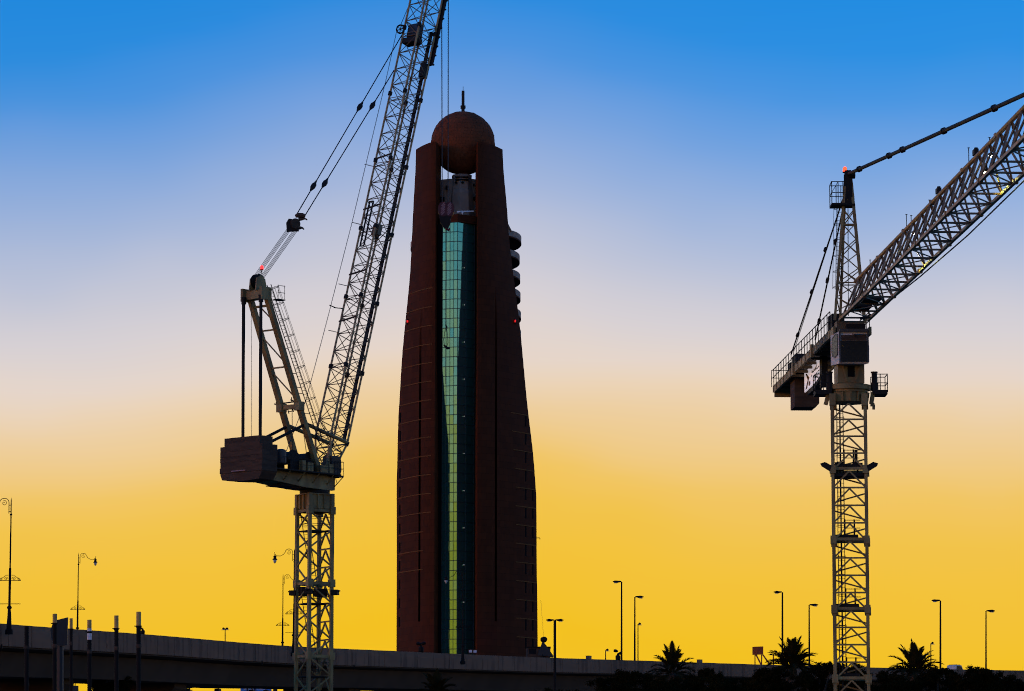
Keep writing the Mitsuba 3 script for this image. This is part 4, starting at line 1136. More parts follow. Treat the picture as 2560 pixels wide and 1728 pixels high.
# ================================================================ flyover
bxs = np.array([-500, 22, 400, 733, 1157, 1700, 2200, 2560, 3100.])
bD = PchipInterpolator(bxs, 1 / np.array([.0042, .00372, .00326, .0029, .00255, .00222, .00201, .0019, .00177]))
bY = PchipInterpolator([-500, 0, 363, 733, 991, 1344, 1608, 2093, 2560, 3100], [1512, 1559, 1586, 1616, 1628, 1643.5, 1652, 1667, 1676.6, 1684])


def top_edge(x):
    return at(x, float(bY(x)), float(bD(x)))


xx = np.linspace(-420, 3000, 700)
path = np.array([top_edge(x) for x in xx])
arc = np.concatenate([[0], np.cumsum(np.linalg.norm(np.diff(path, axis=0), axis=1))])


def on_path(s):
    p = np.array([np.interp(s, arc, path[:, i]) for i in range(3)])
    q = np.array([np.interp(min(s + 1, arc[-1]), arc, path[:, i]) for i in range(3)]) - np.array([np.interp(max(s - 1, 0), arc, path[:, i]) for i in range(3)])
    q[2] = 0
    d = unit(q)
    n = np.array([-d[1], d[0], 0])
    return p, d, n if n[1] > 0 else -n       # n points away from the camera side


def sweep(prof, s0, s1, n):
    """Sweeps the closed profile (distance from the near face, height) along the flyover."""
    V, m = [], len(prof)
    for s in np.linspace(s0, s1, n):
        p, d, nn = on_path(s)
        V.append([p + nn * a + UZ * b for a, b in prof])
    V = np.array(V).reshape(-1, 3)
    F = []
    for i in range(n - 1):
        for j in range(m):
            l = (j + 1) % m
            F += [[i * m + j, i * m + m + j, i * m + m + l], [i * m + j, i * m + m + l, i * m + l]]
    for e, r in ((0, 1), (n - 1, -1)):
        F += [[e * m, e * m + j, e * m + j + 1][::r] for j in range(1, m - 1)]
    return V, np.array(F)


PW = 13.0
PH = 1.55
fly = thing('flyover_bridge', 'long concrete flyover with pale parapet panels crossing the bottom of the picture', 'bridge')
slab = part(fly, 'deck_slab', sweep([(.12, -1.30), (.12, -PH - .12), (1.6, -PH - .3), (PW - 1.6, -PH - .3), (PW - .1, -PH - .12), (PW - .1, -1.30)], 0, arc[-1], 90), 'girder_concrete')
part(fly, 'road_surface', sweep([(.4, -1.29), (.4, -1.2), (PW - .4, -1.2), (PW - .4, -1.29)], 0, arc[-1], 90), 'asphalt')
part(fly, 'box_girder', sweep([(1.3, -PH - .31), (2.1, -PH - 2.05), (PW - 2.1, -PH - 2.05), (PW - 1.3, -PH - .31)], 0, arc[-1], 90), 'girder_concrete')
pan = 4.75
npan = int(arc[-1] / pan)
for i in range(npan):
    part(fly, 'parapet_panel', sweep([(0, 0), (-.05, -.5), (-.05, -PH), (.115, -PH), (.115, -.6), (.22, 0)], i * pan + .05, (i + 1) * pan - .05, 3), 'parapet_concrete')
part(fly, 'far_parapet', sweep([(PW - .2, -.35), (PW - .3, -1.19), (PW, -1.19), (PW, -.35)], 0, arc[-1], 90), 'parapet_concrete')


def arc_at(px):
    return float(np.interp(px, xx, arc))


for px in (-80, 268, 540, 962, 1222, 1500, 1800, 2150, 2500):
    p, d, n = on_path(arc_at(px))
    c = p + n * PW / 2
    zt0 = p[2] - PH - 2.08
    pr = [(-1.5, 0), (1.5, 0), (1.5, zt0 - 2.2), (3.4, zt0 - .4), (3.4, zt0), (-3.4, zt0), (-3.4, zt0 - .4), (-1.5, zt0 - 2.2)]
    part(fly, 'pier', prism(pr, np.array([c[0], c[1], 0]) - d * 1.7, np.array([n, UZ, d * 3.4])), 'girder_concrete')
for px in (380, 617, 700, 735, 882, 1010, 150):
    p, d, n = on_path(arc_at(px))
    c = p + n * 2.6 - UZ * (PH + 2.07)
    part(fly, 'underside_lamp', [bar(c + d * o, c + d * o - UZ * .32, .06) for o in (-.18, .18)] + [prism([(-.28, -.32), (.28, -.32), (.45, -.58), (-.45, -.58)], c + n * -.2, np.array([d, UZ, n * .4]))], 'dark_steel')
for px in (2, 1183 - 300, 653):
    p, d, n = on_path(arc_at(px))
    part(fly, 'drain_spout', bar(p - n * .1 - UZ * (PH - .1), p - n * .1 - UZ * (PH + .25), .1), 'dark_steel')


# ---------------------------------------------------------------- street lamps
def scroll(c, dx, turns, r0, r1, wire, start=0.0, n=26, sgn=1):
    """A spiral in the plane of dx and up."""
    pts_ = []
    for t in np.linspace(0, 1, n):
        a = start + sgn * t * turns * 2 * np.pi
        r = r0 + (r1 - r0) * t
        pts_.append(c + dx * r * math.cos(a) + UZ * r * math.sin(a))
    return ptube(pts_, wire, 5)


def ornate_lamp(px, ytop, ybot, Y, sgn, label, base=True, bar_low=True):
    k = thing('ornate_street_lamp', label, 'street lamp', 'scroll-armed street lamps on the flyover')
    b, t = at(px, ybot, Y), at(px, ytop, Y)
    H = t[2] - b[2]
    u = H / 10.6
    p, d, n = on_path(arc_at(px))
    dx = np.array([1.0, 0, 0]) * sgn
    if base:
        part(k, 'base', lathe(b, [(0, .3 * u), (.35 * u, .3 * u), (.4 * u, .2 * u), (1.0 * u, .17 * u), (1.95 * u, .115 * u), (2.0 * u, .19 * u), (2.1 * u, .19 * u), (2.2 * u, .11 * u)], 10), 'lamp_black', smooth=30)
    part(k, 'pole', lathe(b, [(0 if not base else 2.2 * u, .1 * u), (5.1 * u, .085 * u), (5.15 * u, .06 * u), (9.2 * u, .05 * u), (9.22 * u, .085 * u), (9.32 * u, .085 * u), (9.34 * u, .045 * u), (H - .25 * u, .04 * u), (H, .005)], 8), 'lamp_black', smooth=30)
    # arm: a post beside the pole, an arch with an inner curl, an S to the lantern
    o = b + UZ * (9.35 * u) + dx * .17 * u
    arch = [o, o + UZ * .85 * u] + [o + UZ * .85 * u + dx * (.36 * u - .36 * u * math.cos(a)) + UZ * .34 * u * math.sin(a) for a in np.radians(np.arange(20, 171, 15))]
    e = arch[-1]
    arch += [e + dx * .18 * u - UZ * .26 * u, e + dx * .5 * u - UZ * .42 * u, e + dx * .85 * u - UZ * .40 * u, e + dx * 1.05 * u - UZ * .22 * u, e + dx * 1.08 * u - UZ * .05 * u]
    ak = part(k, 'arm', ptube(arch, .028 * u, 6), 'lamp_black', smooth=40)
    part(ak, 'curl', [scroll(o + dx * .38 * u + UZ * .82 * u, dx, 1.25, .22 * u, .05 * u, .022 * u, 1.2)], 'lamp_black')
    part(ak, 'clip', [bar(b + UZ * (9.5 * u), b + UZ * (9.5 * u) + dx * .2 * u, .05 * u), bar(b + UZ * (10.0 * u), b + UZ * (10.0 * u) + dx * .2 * u, .05 * u)], 'lamp_black')
    lc = e + dx * 1.03 * u - UZ * .3 * u
    ln = part(k, 'lantern', [lathe(lc - UZ * .62 * u, [(.12 * u, .2 * u), (.18 * u, .27 * u), (.24 * u, .16 * u), (.42 * u, .12 * u), (.44 * u, .17 * u), (.48 * u, .17 * u), (.55 * u, .05 * u), (.68 * u, .04 * u)], 10)], 'lamp_black', smooth=30)
    part(ln, 'globe', lathe(lc - UZ * .85 * u, [(0, .02 * u), (.06 * u, .09 * u), (.2 * u, .15 * u), (.35 * u, .17 * u)], 10), 'frosted_glass', smooth=True)
    # scroll bracket on the pole
    zz = b + UZ * (4.15 * u)
    sb = [bar(zz - dx * .85 * u, zz + dx * .85 * u, .05 * u)]
    for s_ in (-1, 1):
        sb += [scroll(zz + dx * s_ * .3 * u + UZ * .14 * u, dx * s_, 1.4, .15 * u, .03 * u, .02 * u, 3.2, sgn=-1), scroll(zz + dx * s_ * .68 * u + UZ * .1 * u, dx * s_, 1.3, .1 * u, .03 * u, .018 * u, 3.2, sgn=-1),
               ptube([zz + dx * s_ * .12 * u + UZ * .42 * u, zz + dx * s_ * .3 * u + UZ * .42 * u, zz + dx * s_ * .5 * u + UZ * .26 * u, zz + dx * s_ * .66 * u + UZ * .2 * u, zz + dx * s_ * .82 * u + UZ * .04 * u], .022 * u, 5)]
    part(k, 'scroll_bracket', sb, 'lamp_black')
    if bar_low:
        part(k, 'banner_bar', bar(b + UZ * 2.35 * u - dx * .85 * u, b + UZ * 2.35 * u + dx * .85 * u, .045 * u), 'lamp_black')


ornate_lamp(22.3, 1244, 1586, 267, -1, 'tallest black scroll lamp, at the left edge, with a flared base on the parapet')
ornate_lamp(734, 1371, 1641, 337, -1, 'black scroll lamp half hidden behind the left crane mast, lantern reaching left')
ornate_lamp(1157, 1426, 1661, 387, -1, 'black scroll lamp standing before the green glass of the tower')
for px, yt0, yb0, lab in ((193, 1382, 1573, 'black scroll lamp clear against the sky left of the left crane, lantern reaching right'), (706, 1435.5, 1612, 'black scroll lamp just left of the left crane mast, lantern reaching right towards it')):
    p, d, n = on_path(arc_at(px))
    q = p + n * (PW - .5)
    Y = float(bD(px)) + (PW - .5) * abs(n[1])
    zdk_ = at(px, yb0, Y)[2] - 1.3
    yb1 = proj(np.array([at(px, yb0, Y)[0], Y, zdk_]))[1]
    ornate_lamp(px, yt0, float(yb1), Y, 1, lab, True, False)


def road_lamp(px, yt, yb, Y, sgn, label, double=False, small=False, thick=1.0):
    k = thing('road_lamp', label, 'street lamp', 'plain road lamps on tall poles')
    t = at(px, yt, Y)
    b = at(px, yb, Y)
    rr = (.075 if not small else .05) * thick * Y / 450
    r0 = rr * 1.5
    part(k, 'pole', tube(b, t, r0, 8, rr), 'lamp_black', smooth=30)
    w = Y / 450
    for s in ((-1, 1) if double else (sgn,)):
        a = t + np.array([s * .1, 0, .05]) * w
        e = t + np.array([s * 1.05, -.2, .02]) * w if not small else t + np.array([s * .35, 0, .1]) * w
        hd_ = part(k, 'head', [ptube([t - UZ * .05, a, t + (e - t) * .45, t + (e - t) * .7, e], np.array([.05, .07, .13, .15, .04]) * w, 8)], 'lamp_black', smooth=30)
        part(hd_, 'lens', obox(t + (e - t) * .68 - UZ * .15 * w, np.eye(3), .2 * w, .12 * w, .03 * w), 'frosted_glass')


road_lamp(1387, 1551, 2149, 190, 1, 'double-headed black road lamp standing in front of the flyover just right of the tower', double=True, thick=1.9)
road_lamp(1554, 1455, 1668, 452, -1, 'tallest plain road lamp, single head pointing left, right of the tower', thick=1.0)
p_ = {}
for px, yt, sg_, lab, Y, sm in ((1587, 1493, 1, 'plain road lamp with its head pointing right, just right of the tallest lamp', 478, False), (1595, 1561, 1, 'short thin lamp close beside the road lamp right of the tallest lamp', 560, True), (1514, 1626, 1, 'small round-headed post on the flyover between the tower and the tallest lamp', 470, True),
                              (2023, 1513, 1, 'plain road lamp with its head pointing right, behind the middle palm', 517, False), (2465, 1528, 1, 'rightmost plain road lamp, head pointing right', 570, False), (2327, 1609, 1, 'short thin lamp showing beside the right-hand palm', 640, True), (563, 1573, 1, 'tiny double-headed lamp on the flyover left of the left crane', 430, True)):
    p, d, n = on_path(arc_at(px))
    z_, Y = float(p[2]) - 1.2, float(bD(px)) + (PW - .6) * n[1]
    yb = float(proj(np.array([at(px, yt, Y)[0], Y, z_]))[1])
    road_lamp(px, yt, yb, Y, sg_, lab, small=sm, double=px == 563)
road_lamp(1956, 1481, 1668, float(bD(1956)) + .2, -1, 'plain road lamp with its head pointing left, rising from the middle palm', thick=1.1)
road_lamp(2351, 1502, 1674, float(bD(2351)) + .2, -1, 'plain road lamp with its head pointing left, rising behind the right-hand palm', thick=1.1)


# ---------------------------------------------------------------- things on the flyover
def parapet_camera(px, h, label, heads, sc=1.0):
    k = thing('parapet_floodlight', label, 'floodlight')
    p, d, n = on_path(arc_at(px))
    b = p + n * .1
    w = h
    part(k, 'stand', lathe(b, [(-.02, .25 * w), (.1 * w, .3 * w), (.5 * w, .3 * w), (.6 * w, .14 * w), (.8 * w, .1 * w)], 8), 'lamp_black')
    for s, zz in heads:
        c = b + np.array([s * .3 * w, -.1, zz * w])
        part(k, 'head', [ptube([c - np.array([s * .3 * w, 0, .08 * w]), c, c + np.array([s * .22 * w, 0, .02 * w])], np.array([.1, .2, .14]) * w, 8)], 'lamp_black')


parapet_camera(1547, .95, 'small twin-headed floodlight on the parapet at the foot of the tallest road lamp', ((1, .8), (-1, 1.1)))
parapet_camera(1055, .9, 'small dark floodlight on the parapet in front of the left tower shell', ((1, 1.0), (-1, .95)))
parapet_camera(360, .55, 'small dark floodlight on the flyover parapet left of the left crane', ((-1, .85),))
for i, px in enumerate((1178.5, 1190)):
    k = thing('pale_floodlight', ('left' if i == 0 else 'right') + ' one of the two pale boxy floodlights on the parapet before the tower', 'floodlight')
    p, d, n = on_path(arc_at(px))
    c = p + n * .1 + UZ * .32
    part(k, 'housing', [obox(c, np.eye(3), .22, .15, .2)], 'slab_concrete')
    part(k, 'lens', obox(c + [0, -.16, .02], np.eye(3), .16, .012, .13), 'post_white')
    part(k, 'stand', [bar(c - UZ * .2, p + n * .1, .12)], 'lamp_black')
k = thing('parapet_box', 'small dark box on the parapet between the tower and the tallest road lamp', 'box')
p, d, n = on_path(arc_at(1475))
part(k, 'body', obox(p + n * .15 + UZ * .16, np.array([d, n, UZ]), .35, .2, .17), 'lamp_grey')
part(k, 'lid', obox(p + n * .15 + UZ * .345, np.array([d, n, UZ]), .38, .23, .02), 'lamp_black')
k = thing('parapet_box', 'small dark box on the parapet beside the left-hand palm', 'box')
p, d, n = on_path(arc_at(1752))
part(k, 'body', obox(p + n * .15 + UZ * .16, np.array([d, n, UZ]), .35, .2, .17), 'lamp_grey')
part(k, 'lid', obox(p + n * .15 + UZ * .345, np.array([d, n, UZ]), .38, .23, .02), 'lamp_black')
# tripod search light with a line, beside the tower
k = thing('tripod_searchlight', 'dark round-headed searchlight on a draped tripod at the right foot of the tower', 'floodlight')
YS = float(bD(1358)) + 3
c = at(1359, 1600, YS)
part(k, 'head', lathe(c - np.array([.35, 0, 0]), [(0, .1), (.1, .25), (.35, .32), (.6, .28), (.75, .1)], 10, (1, 0, .1)), 'lamp_black', smooth=30)
part(k, 'neck', tube(c - UZ * .2, at(1358, 1612, YS), .12), 'lamp_black')
part(k, 'drape', prism([(-.1, 0), (.1, 0), (1.15, -1.5), (1.05, -1.7), (.5, -1.5), (-.6, -1.45)], at(1357.5, 1606, YS) + [0, .2, 0], np.array([[1, 0, 0], [0, 0, 1], [0, -.4, 0]])), 'sign_black')
for s in (-.45, .2, .8):
    part(k, 'leg', tube(at(1358, 1625, YS), at(1358 + s * 14, 1662, YS) + [0, s, 0], .07), 'lamp_black')
part(k, 'line', tube(c + UZ * .2, at(1352, 1500, YS), .012, 4), 'rope_steel')
# site cabin
k = thing('site_cabin', 'dark flat-roofed cabin on the flyover against the right foot of the tower', 'cabin')
YS = float(bD(1340)) + 7
c0, c1 = at(1317, 1650, YS), at(1374, 1622, YS)
ctr = (c0 + c1) / 2
hx = (c1 - c0)[0] / 2
part(k, 'body', obox(ctr - UZ * .6, np.eye(3), hx, 1.2, (c1 - c0)[2] / 2 + .6), 'slab_concrete')
part(k, 'roof', obox([ctr[0], ctr[1], c1[2] + .08], np.eye(3), hx + .12, 1.3, .08), 'lamp_black')
for o in (-.5, .45):
    part(k, 'window', obox(ctr + np.array([hx * o, -1.21, .25]), np.eye(3), .4, .02, .3), 'window_glass')
part(k, 'corner_post', [bar([ctr[0] + hx * s, ctr[1] - 1.2, c0[2] - 1], [ctr[0] + hx * s, ctr[1] - 1.2, c1[2]], .12) for s in (-1, 1)], 'lamp_grey')
# billboard back
k = thing('billboard', 'rust-brown back of a small billboard on braced legs between the left-hand and middle palms', 'billboard')
YS = float(bD(1895)) + 4
pb = [at(1881, 1617.5, YS), at(1908, 1616, YS), at(1908, 1636.5, YS), at(1881, 1637.5, YS)]
n0 = np.array([0, .12, 0])
V = np.vstack([pb, [p + n0 for p in pb]])
part(k, 'board', (V, np.array([[0, 2, 1], [0, 3, 2], [4, 5, 6], [4, 6, 7], [0, 1, 5], [0, 5, 4], [1, 2, 6], [1, 6, 5], [2, 3, 7], [2, 7, 6], [3, 0, 4], [3, 4, 7]])), 'rust_board')
for a in (1887.5, 1904):
    part(k, 'leg', bar(at(a, 1637, YS), at(a, 1672, YS), .13), 'rust_board')
for a, b in ((1890, 1906), (1907, 1929)):
    part(k, 'brace', bar(at(a, 1637, YS + .1), at(b, 1668, YS - 1.0), .13), 'rust_board')
k = thing('marker_post', 'short bare post on the flyover right of the billboard', 'post')
part(k, 'stem', tube(at(1933.5, 1640, YS), at(1933.5, 1672, YS), .07), 'rust_board')
part(k, 'cap', lathe(at(1933.5, 1640, YS), [(0, .09), (.1, .09), (.16, .03)], 8), 'rust_board')
# car
k = thing('pickup_truck', 'pale pickup truck on the flyover near the right edge, only its roof showing', 'car')
p, d, n = on_path(arc_at(2462))
o = p + n * 4 - UZ * 1.2
ax = np.array([d, UZ, n * 1.7])
part(k, 'body', prism([(-2.5, .35), (2.4, .35), (2.5, .75), (2.3, 1.0), (1.1, 1.1), (-2.5, 1.1)], o, ax), 'car_white')
part(k, 'cabin', prism([(-.9, 1.1), (1.2, 1.1), (.6, 1.95), (.3, 2.0), (-.5, 2.0), (-.75, 1.92)], o + n * .12, np.array([d, UZ, n * 1.46])), 'car_white')
part(k, 'side_window', prism([(-.7, 1.18), (.95, 1.18), (.5, 1.82), (-.55, 1.86)], o + n * .11, np.array([d, UZ, n * -.012])), 'dark_glass')
part(k, 'roof_bar', [bar(o + d * s + UZ * 2.0 + n * .2, o + d * s + UZ * 2.0 + n * 1.5, .06, .12) for s in (-.4, .25)], 'lamp_black')
for s in (-1.6, 1.55):
    for w in (.0, 1.5):
        part(k, 'wheel', lathe(o + d * s + UZ * .36 + n * w, [(0, .36), (.2, .36)], 14, n), 'lamp_black')

# ---------------------------------------------------------------- slim posts in the lower left foreground
YP = 120.0
for i, (px, yt, yb, wpx, m1, lab) in enumerate(((137, 1535, 1612, 11, 'post_tan', 'leftmost slim tan post behind the dark tilted panel'), (178, 1546, 1606, 8, 'post_tan', 'short slim tan post at the right edge of the dark tilted panel'), (223.5, 1550, 1626, 11, 'post_white', 'slim post with a bright white wrap, right of the dark tilted panel'),
                                             (291, 1539, 1618, 11, 'post_tan', 'slim tan post with a clamp band, second from the right of the row'), (346.5, 1530, 1612, 12, 'post_tan', 'tallest slim tan post, at the right end of the row'))):
    k = thing('slim_post', lab, 'post', 'slim posts in the lower left foreground')
    t, mdl, b = at(px, yt, YP), at(px, yb, YP), at(px, 2140, YP)
    r = wpx * YP / FPX / 2
    band = at(px, yt + 24 + 3 * i, YP)
    part(k, 'upper_tube', tube(band, t, r, 10), 'post_tan', smooth=30)
    part(k, 'lower_tube', tube(b, band, r * .96, 10), 'post_white' if m1 == 'post_white' and False else 'lamp_black', smooth=30)
    if m1 == 'post_white':
        part(k, 'wrap', tube(at(px, 1600, YP), at(px, 1571, YP), r * 1.05, 10), 'post_white', smooth=30)
    part(k, 'clamp', [lathe(band - UZ * .04, [(0, r * 1.15), (.06, r * 1.15)], 10), bar(band - [r * 1.7, r, 0], band + [r * 1.5, -r, 0], .03)], 'lamp_black')
    part(k, 'foot_collar', lathe(at(px, yb + 8, YP), [(0, r * 1.1), (.07, r * 1.2), (.12, r * 1.05)], 10), 'slab_concrete')
k = thing('slim_post', 'dark stub post against the parapet, between the left-edge lamp and tilted panel', 'post', 'slim posts in the lower left foreground')
part(k, 'lower_tube', tube(at(66.5, 2140, YP), at(66.5, 1566, YP), .07, 10), 'lamp_black', smooth=30)
part(k, 'clamp', lathe(at(66.5, 1622, YP), [(0, .09), (.09, .09)], 10), 'slab_concrete')
k = thing('tilted_panel', 'dark slanted panel among the slim posts at lower left', 'panel')
part(k, 'panel', prism([((x - 150) * YP / FPX, -(y - 1580) * YP / FPX) for x, y in ((131, 1559), (138, 1551), (169, 1543), (168, 1612), (150, 1616), (129, 1600), (126, 1576))], at(150, 1580, YP + 1.0), np.array([[1, 0, 0], [0, 0, 1], [0, .12, 0]])), 'sign_black')
part(k, 'support', tube(at(150, 2140, YP + 1.2), at(150, 1590, YP + 1.2), .12, 8), 'sign_black')

# ---------------------------------------------------------------- palms and trees
def palm(px, pyc, Y, crown_px, seed, label, full=40, lift=0):
    r = np.random.default_rng(seed)
    k = thing('palm_tree', label, 'palm tree', 'date palms in front of the flyover')
    c = at(px, pyc, Y)
    R = crown_px / 2 * Y / FPX
    tr = [np.array([c[0] + .25 * math.sin(i), Y + .1 * i, z]) for i, z in enumerate(np.linspace(0, c[2] - .3 * R, 6))]
    part(k, 'trunk', ptube(tr, np.linspace(.3, .24, 6), 10), 'bark', smooth=30)
    part(k, 'crown_boss', lathe(c - UZ * .5 * R, [(0, .26), (.2 * R, .40), (.45 * R, .34), (.6 * R, .1)], 10), 'bark')
    for i in range(full):
        az = i * 2.39996 + r.uniform(-.2, .2)
        f = i / full
        el = math.radians(86 - (92 - lift) * f + r.uniform(-8, 8))
        Lf = R * r.uniform(.95, 1.15) * (1.0 + .08 * math.sin(3 * az))
        h = np.array([math.cos(az), math.sin(az), 0])
        d = h * math.cos(el) + UZ * math.sin(el)
        n = 12
        pts_ = [c + h * .1]
        v = d.copy()
        for j in range(n):
            v = unit(v - UZ * (.03 + .085 * (j / n) ** 1.5) * (1 + math.cos(el)))
            pts_.append(pts_[-1] + v * Lf / n)
        pts_ = np.array(pts_)
        ms = [ptube(pts_, np.linspace(.045, .01, n + 1), 4)]
        V, F = [], []
        for t in np.linspace(.22, 1, 34):
            x = t * n
            j = min(int(x), n - 1)
            p0 = pts_[j] + (pts_[j + 1] - pts_[j]) * (x - j)
            dv = unit(pts_[j + 1] - pts_[j])
            sd_ = np.cross(dv, UZ)
            sd_ = unit(sd_) if np.linalg.norm(sd_) > .05 else unit(np.cross(dv, h))
            upv = np.cross(sd_, dv)
            ll = R * .30 * math.sin(math.pi * min(.98, .15 + .8 * t)) * r.uniform(.8, 1.15)
            for s in (-1, 1):
                tip = p0 + (sd_ * s * .62 + dv * .72 + upv * r.uniform(.1, .45)) * ll - UZ * ll * .12
                wv = dv * .035
                m_ = (p0 + tip) / 2 + upv * .02
                b_ = len(V)
                V += [p0 - wv, p0 + wv, m_ + wv * 1.2, m_ - wv * 1.2, tip]
                F += [[b_, b_ + 1, b_ + 2], [b_, b_ + 2, b_ + 3], [b_ + 3, b_ + 2, b_ + 4]]
        ms.append((np.array(V), np.array(F)))
        part(k, 'frond', cat(ms), 'palm_leaf')


palm(1681, 1684, 300, 132, 3, 'left-hand date palm in front of the flyover, with sparse upright fronds', 30)
palm(1981, 1672, 292, 140, 5, 'middle date palm, the fullest crown, left of the right crane mast', 50, 16)
palm(2286, 1684, 300, 140, 8, 'right-hand date palm in front of the flyover, right of the right crane mast', 44, 10)
palm(1090, 1738, 290, 110, 12, 'shadowy date palm under the flyover in front of the tower', 36)


def tree(blobs, Y, seed, label, name='broadleaf_tree', n=4500, leaf=.095):
    r = np.random.default_rng(seed)
    k = thing(name, label, 'tree', 'dark broadleaf trees in front of the flyover' if Y < 340 else 'trees beyond the flyover')
    V, F, limbs = [], [], []
    bl = [(at(px, py, Y + r.uniform(-1.5, 1.5)), w * Y / FPX, h * Y / FPX) for px, py, w, h in blobs]
    base = np.array([np.mean([c[0] for c, _, _ in bl]), Y, 0])
    zlow = min(c[2] - h for c, w, h in bl)
    fork = base + UZ * max(zlow - 1.0, 1)
    for c, w, h in bl:
        limbs.append(ptube([fork, (fork + c) / 2 + [0, 0, -.3], c], [.16, .1, .04], 6))
        cl = r.normal(0, 1, (26, 3))
        cl /= np.linalg.norm(cl, axis=1, keepdims=True)
        cl = c + cl * r.uniform(.35, 1.0, (26, 1)) * [w, w, h]
        m = int(n * max(.5, min(2.5, w * h / 1.2)))
        ci = r.integers(0, 26, m)
        P = cl[ci] + r.normal(0, .15 * (w * h) ** .5, (m, 3)) * [1, 1, .75]
        a = r.normal(0, 1, (m, 3))
        b = np.cross(a, r.normal(0, 1, (m, 3)))
        a *= leaf * r.uniform(.6, 1.3, (m, 1)) / np.linalg.norm(a, axis=1, keepdims=True)
        b *= leaf * .45 / np.linalg.norm(b, axis=1, keepdims=True)
        i0 = sum(map(len, V)) + np.arange(m)[:, None] * 4
        V.append(np.stack([P - a, P + b, P + a, P - b], 1).reshape(-1, 3))
        F.append(np.concatenate([i0 + [0, 1, 2], i0 + [0, 2, 3]]))
    part(k, 'trunk', [ptube([base, base * .5 + fork * .5 + [.1, 0, 0], fork], [.3, .22, .17], 8)], 'bark')
    part(k, 'limbs', limbs, 'bark')
    part(k, 'crown', (np.vstack(V), np.vstack(F)), 'tree_leaf')


tree([(1520, 1712, 45, 20), (1570, 1700, 48, 22), (1625, 1712, 45, 24), (1545, 1735, 70, 24), (1610, 1740, 60, 24)], 285, 21, 'wide dark tree at the left of the left-hand palm')
tree([(1705, 1718, 40, 26), (1650, 1722, 38, 24), (1690, 1742, 60, 20)], 294, 22, 'dark shrubby tree below the left-hand palm')
tree([(1770, 1684, 26, 16), (1790, 1700, 34, 18), (1745, 1704, 34, 18), (1800, 1726, 56, 22), (1750, 1730, 50, 20)], 288, 23, 'dark rounded tree just right of the left-hand palm')
tree([(1850, 1716, 40, 22), (1880, 1726, 44, 22), (1835, 1736, 50, 20)], 290, 24, 'low dark tree under the billboard')
tree([(1905, 1692, 34, 18), (1940, 1686, 34, 16), (1915, 1716, 50, 22), (1960, 1722, 50, 22)], 286, 25, 'dark spreading tree left of the middle palm')
tree([(2050, 1680, 38, 20), (2010, 1700, 40, 22), (2078, 1668, 26, 14), (2040, 1716, 56, 24)], 283, 26, 'dark tree between the middle palm and the right crane mast')
tree([(2120, 1676, 38, 18), (2150, 1694, 30, 20), (2110, 1712, 50, 24)], 282, 27, 'dark tree behind the right crane mast')
tree([(2225, 1700, 40, 22), (2210, 1722, 44, 22), (2260, 1718, 46, 24)], 286, 28, 'dark tree just right of the right crane mast')
tree([(2345, 1686, 40, 18), (2310, 1712, 46, 24), (2375, 1712, 42, 24)], 288, 29, 'dark tree right of the right-hand palm')
tree([(2440, 1684, 36, 16), (2470, 1690, 34, 18), (2420, 1702, 36, 18), (2450, 1718, 60, 22)], 284, 30, 'broad dark tree in front of the pickup truck')
tree([(2385, 1688, 9, 9), (2390, 1704, 22, 18), (2520, 1712, 40, 24), (2560, 1722, 40, 20)], 286, 31, 'dark tree at the right edge of the picture')
tree([(1380, 1738, 40, 14), (1430, 1740, 44, 14), (1330, 1745, 40, 14)], 290, 35, 'low dark tree at the bottom right of the tower')
tree([(250, 1712, 34, 18), (300, 1710, 38, 18), (275, 1730, 50, 16), (215, 1700, 10, 8)], 305, 32, 'dark tree under the left end of the flyover')
tree([(430, 1706, 12, 9), (450, 1712, 12, 9), (425, 1722, 18, 9), (455, 1724, 18, 9)], 390, 33, 'small airy tree seen through the opening under the flyover', n=900, leaf=.13)
tree([(20, 1710, 46, 22), (70, 1714, 34, 18), (40, 1730, 60, 18)], 300, 34, 'dark tree at the bottom left corner')

# ---------------------------------------------------------------- beyond the flyover
k = thing('scaffold_frame', 'dark scaffold frame seen under the left end of the flyover', 'scaffold')
YS = 372.0
for x in (98, 110, 122, 138):
    part(k, 'upright', bar(at(x, 1680, YS), [at(x, 1680, YS)[0], YS, 0], .1), 'dark_steel')
for y in (1696, 1704, 1722):
    part(k, 'rail', bar(at(92, y, YS), at(142, y, YS), .12), 'dark_steel')
part(k, 'platform', bar(at(88, 1712, YS), at(142, 1712, YS), .7, .35), 'dark_steel')
k = thing('hoarding', 'dark low hoarding under the left end of the flyover', 'fence')
part(k, 'panel', bar(at(138, 1722, 400), at(196, 1722, 400), .1, .6), 'sign_black')
for x in (141, 172, 188):
    part(k, 'post', bar(at(x, 1700, 400.2), [at(x, 1700, 400.2)[0], 400.2, 0], .09), 'dark_steel')
k = thing('scaffold_frame', 'dark scaffold frame at the pier under the flyover left of the small airy tree', 'scaffold')
YS = 385.0
for x in (330, 346, 363):
    part(k, 'upright', bar(at(x, 1698, YS), [at(x, 1698, YS)[0], YS, 0], .12), 'dark_steel')
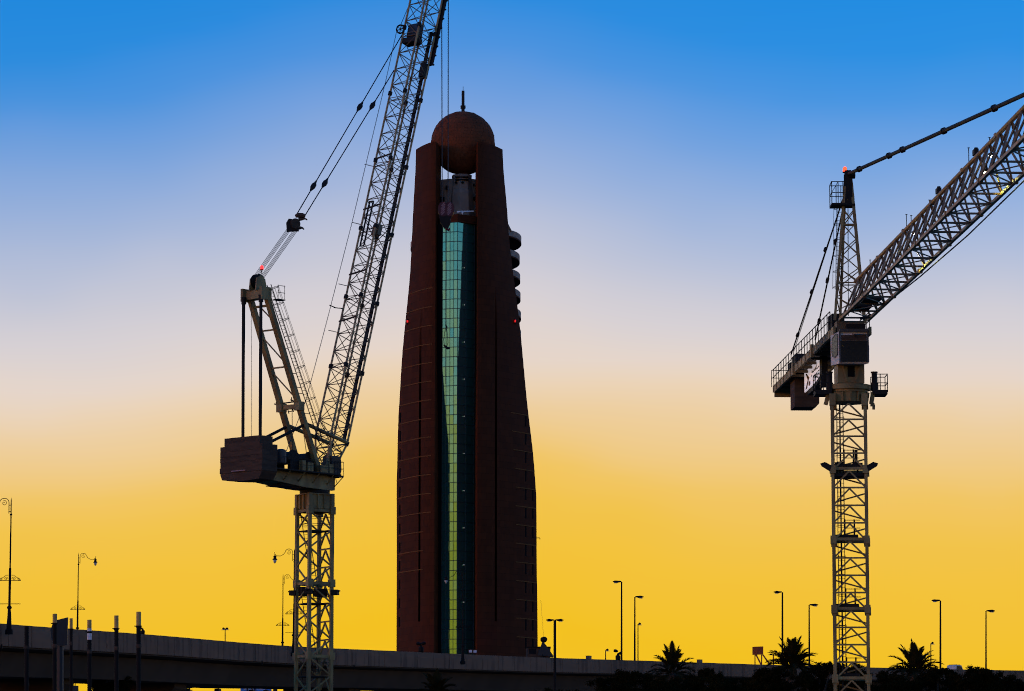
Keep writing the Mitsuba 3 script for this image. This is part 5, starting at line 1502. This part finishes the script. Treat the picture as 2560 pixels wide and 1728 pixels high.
for y in (1714, 1722):
    part(k, 'rail', bar(at(326, y, YS), at(364, y, YS), .1), 'dark_steel')
k = thing('scaffold_frame', 'dark scaffold frame right of the small airy tree', 'scaffold')
for x in (459, 465, 474):
    part(k, 'upright', bar(at(x, 1703, YS), [at(x, 1703, YS)[0], YS, 0], .1), 'dark_steel')
for y in (1712, 1719, 1726):
    part(k, 'rail', bar(at(456, y, YS), at(481, y, YS), .1), 'dark_steel')
k = thing('blue_billboard', 'blue billboard seen under the flyover left of the left crane mast', 'billboard')
YS = 430.0
pb0, pb1 = at(601, 1745, YS), at(679, 1709, YS)
part(k, 'board', obox((pb0 + pb1) / 2, np.eye(3), (pb1 - pb0)[0] / 2, .15, (pb1 - pb0)[2] / 2), 'blue_board')
part(k, 'frame', [bar(at(688, 1708, YS), at(688, 1750, YS), .45), bar(at(637, 1700, YS - .3), at(637, 1750, YS - .3), .12), bar(at(618, 1700, YS - .3), at(618, 1750, YS - .3), .12)], 'dark_steel')
part(k, 'leg', bar([(pb0 + pb1)[0] / 2, YS + .4, 0], [(pb0 + pb1)[0] / 2, YS + .4, pb0[2]], .8), 'dark_steel')
for x in (622, 652):
    kk = part(k, 'print_mark', obox(at(x, 1722, YS - .17), np.eye(3), .55, .006, .09), 'post_white')
k = thing('light_mast', 'slim floodlight mast seen under the flyover right of the left crane mast', 'light mast')
YS = 560.0
part(k, 'pole', bar(at(898, 1722, YS), [at(898, 1722, YS)[0], YS, 0], .25), 'lamp_grey')
part(k, 'lamp_rack', [bar(at(891, y, YS), at(906, y, YS), .12) for y in (1713, 1717, 1721)] + [bar(at(x, 1711, YS), at(x, 1722, YS), .1) for x in (892, 898, 904)], 'lamp_grey')
for n_, x in enumerate((710.5, 719)):
    k = thing('thin_pole', ('left' if n_ == 0 else 'right') + ' one of the two thin poles under the flyover beside the left crane mast', 'pole')
    part(k, 'shaft', bar(at(x, 1702, 440), [at(x, 1702, 440)[0], 440, 0], .14), 'rust_board')
    part(k, 'cap', bar(at(x, 1702, 440), at(x, 1700, 440), .2), 'rust_board')
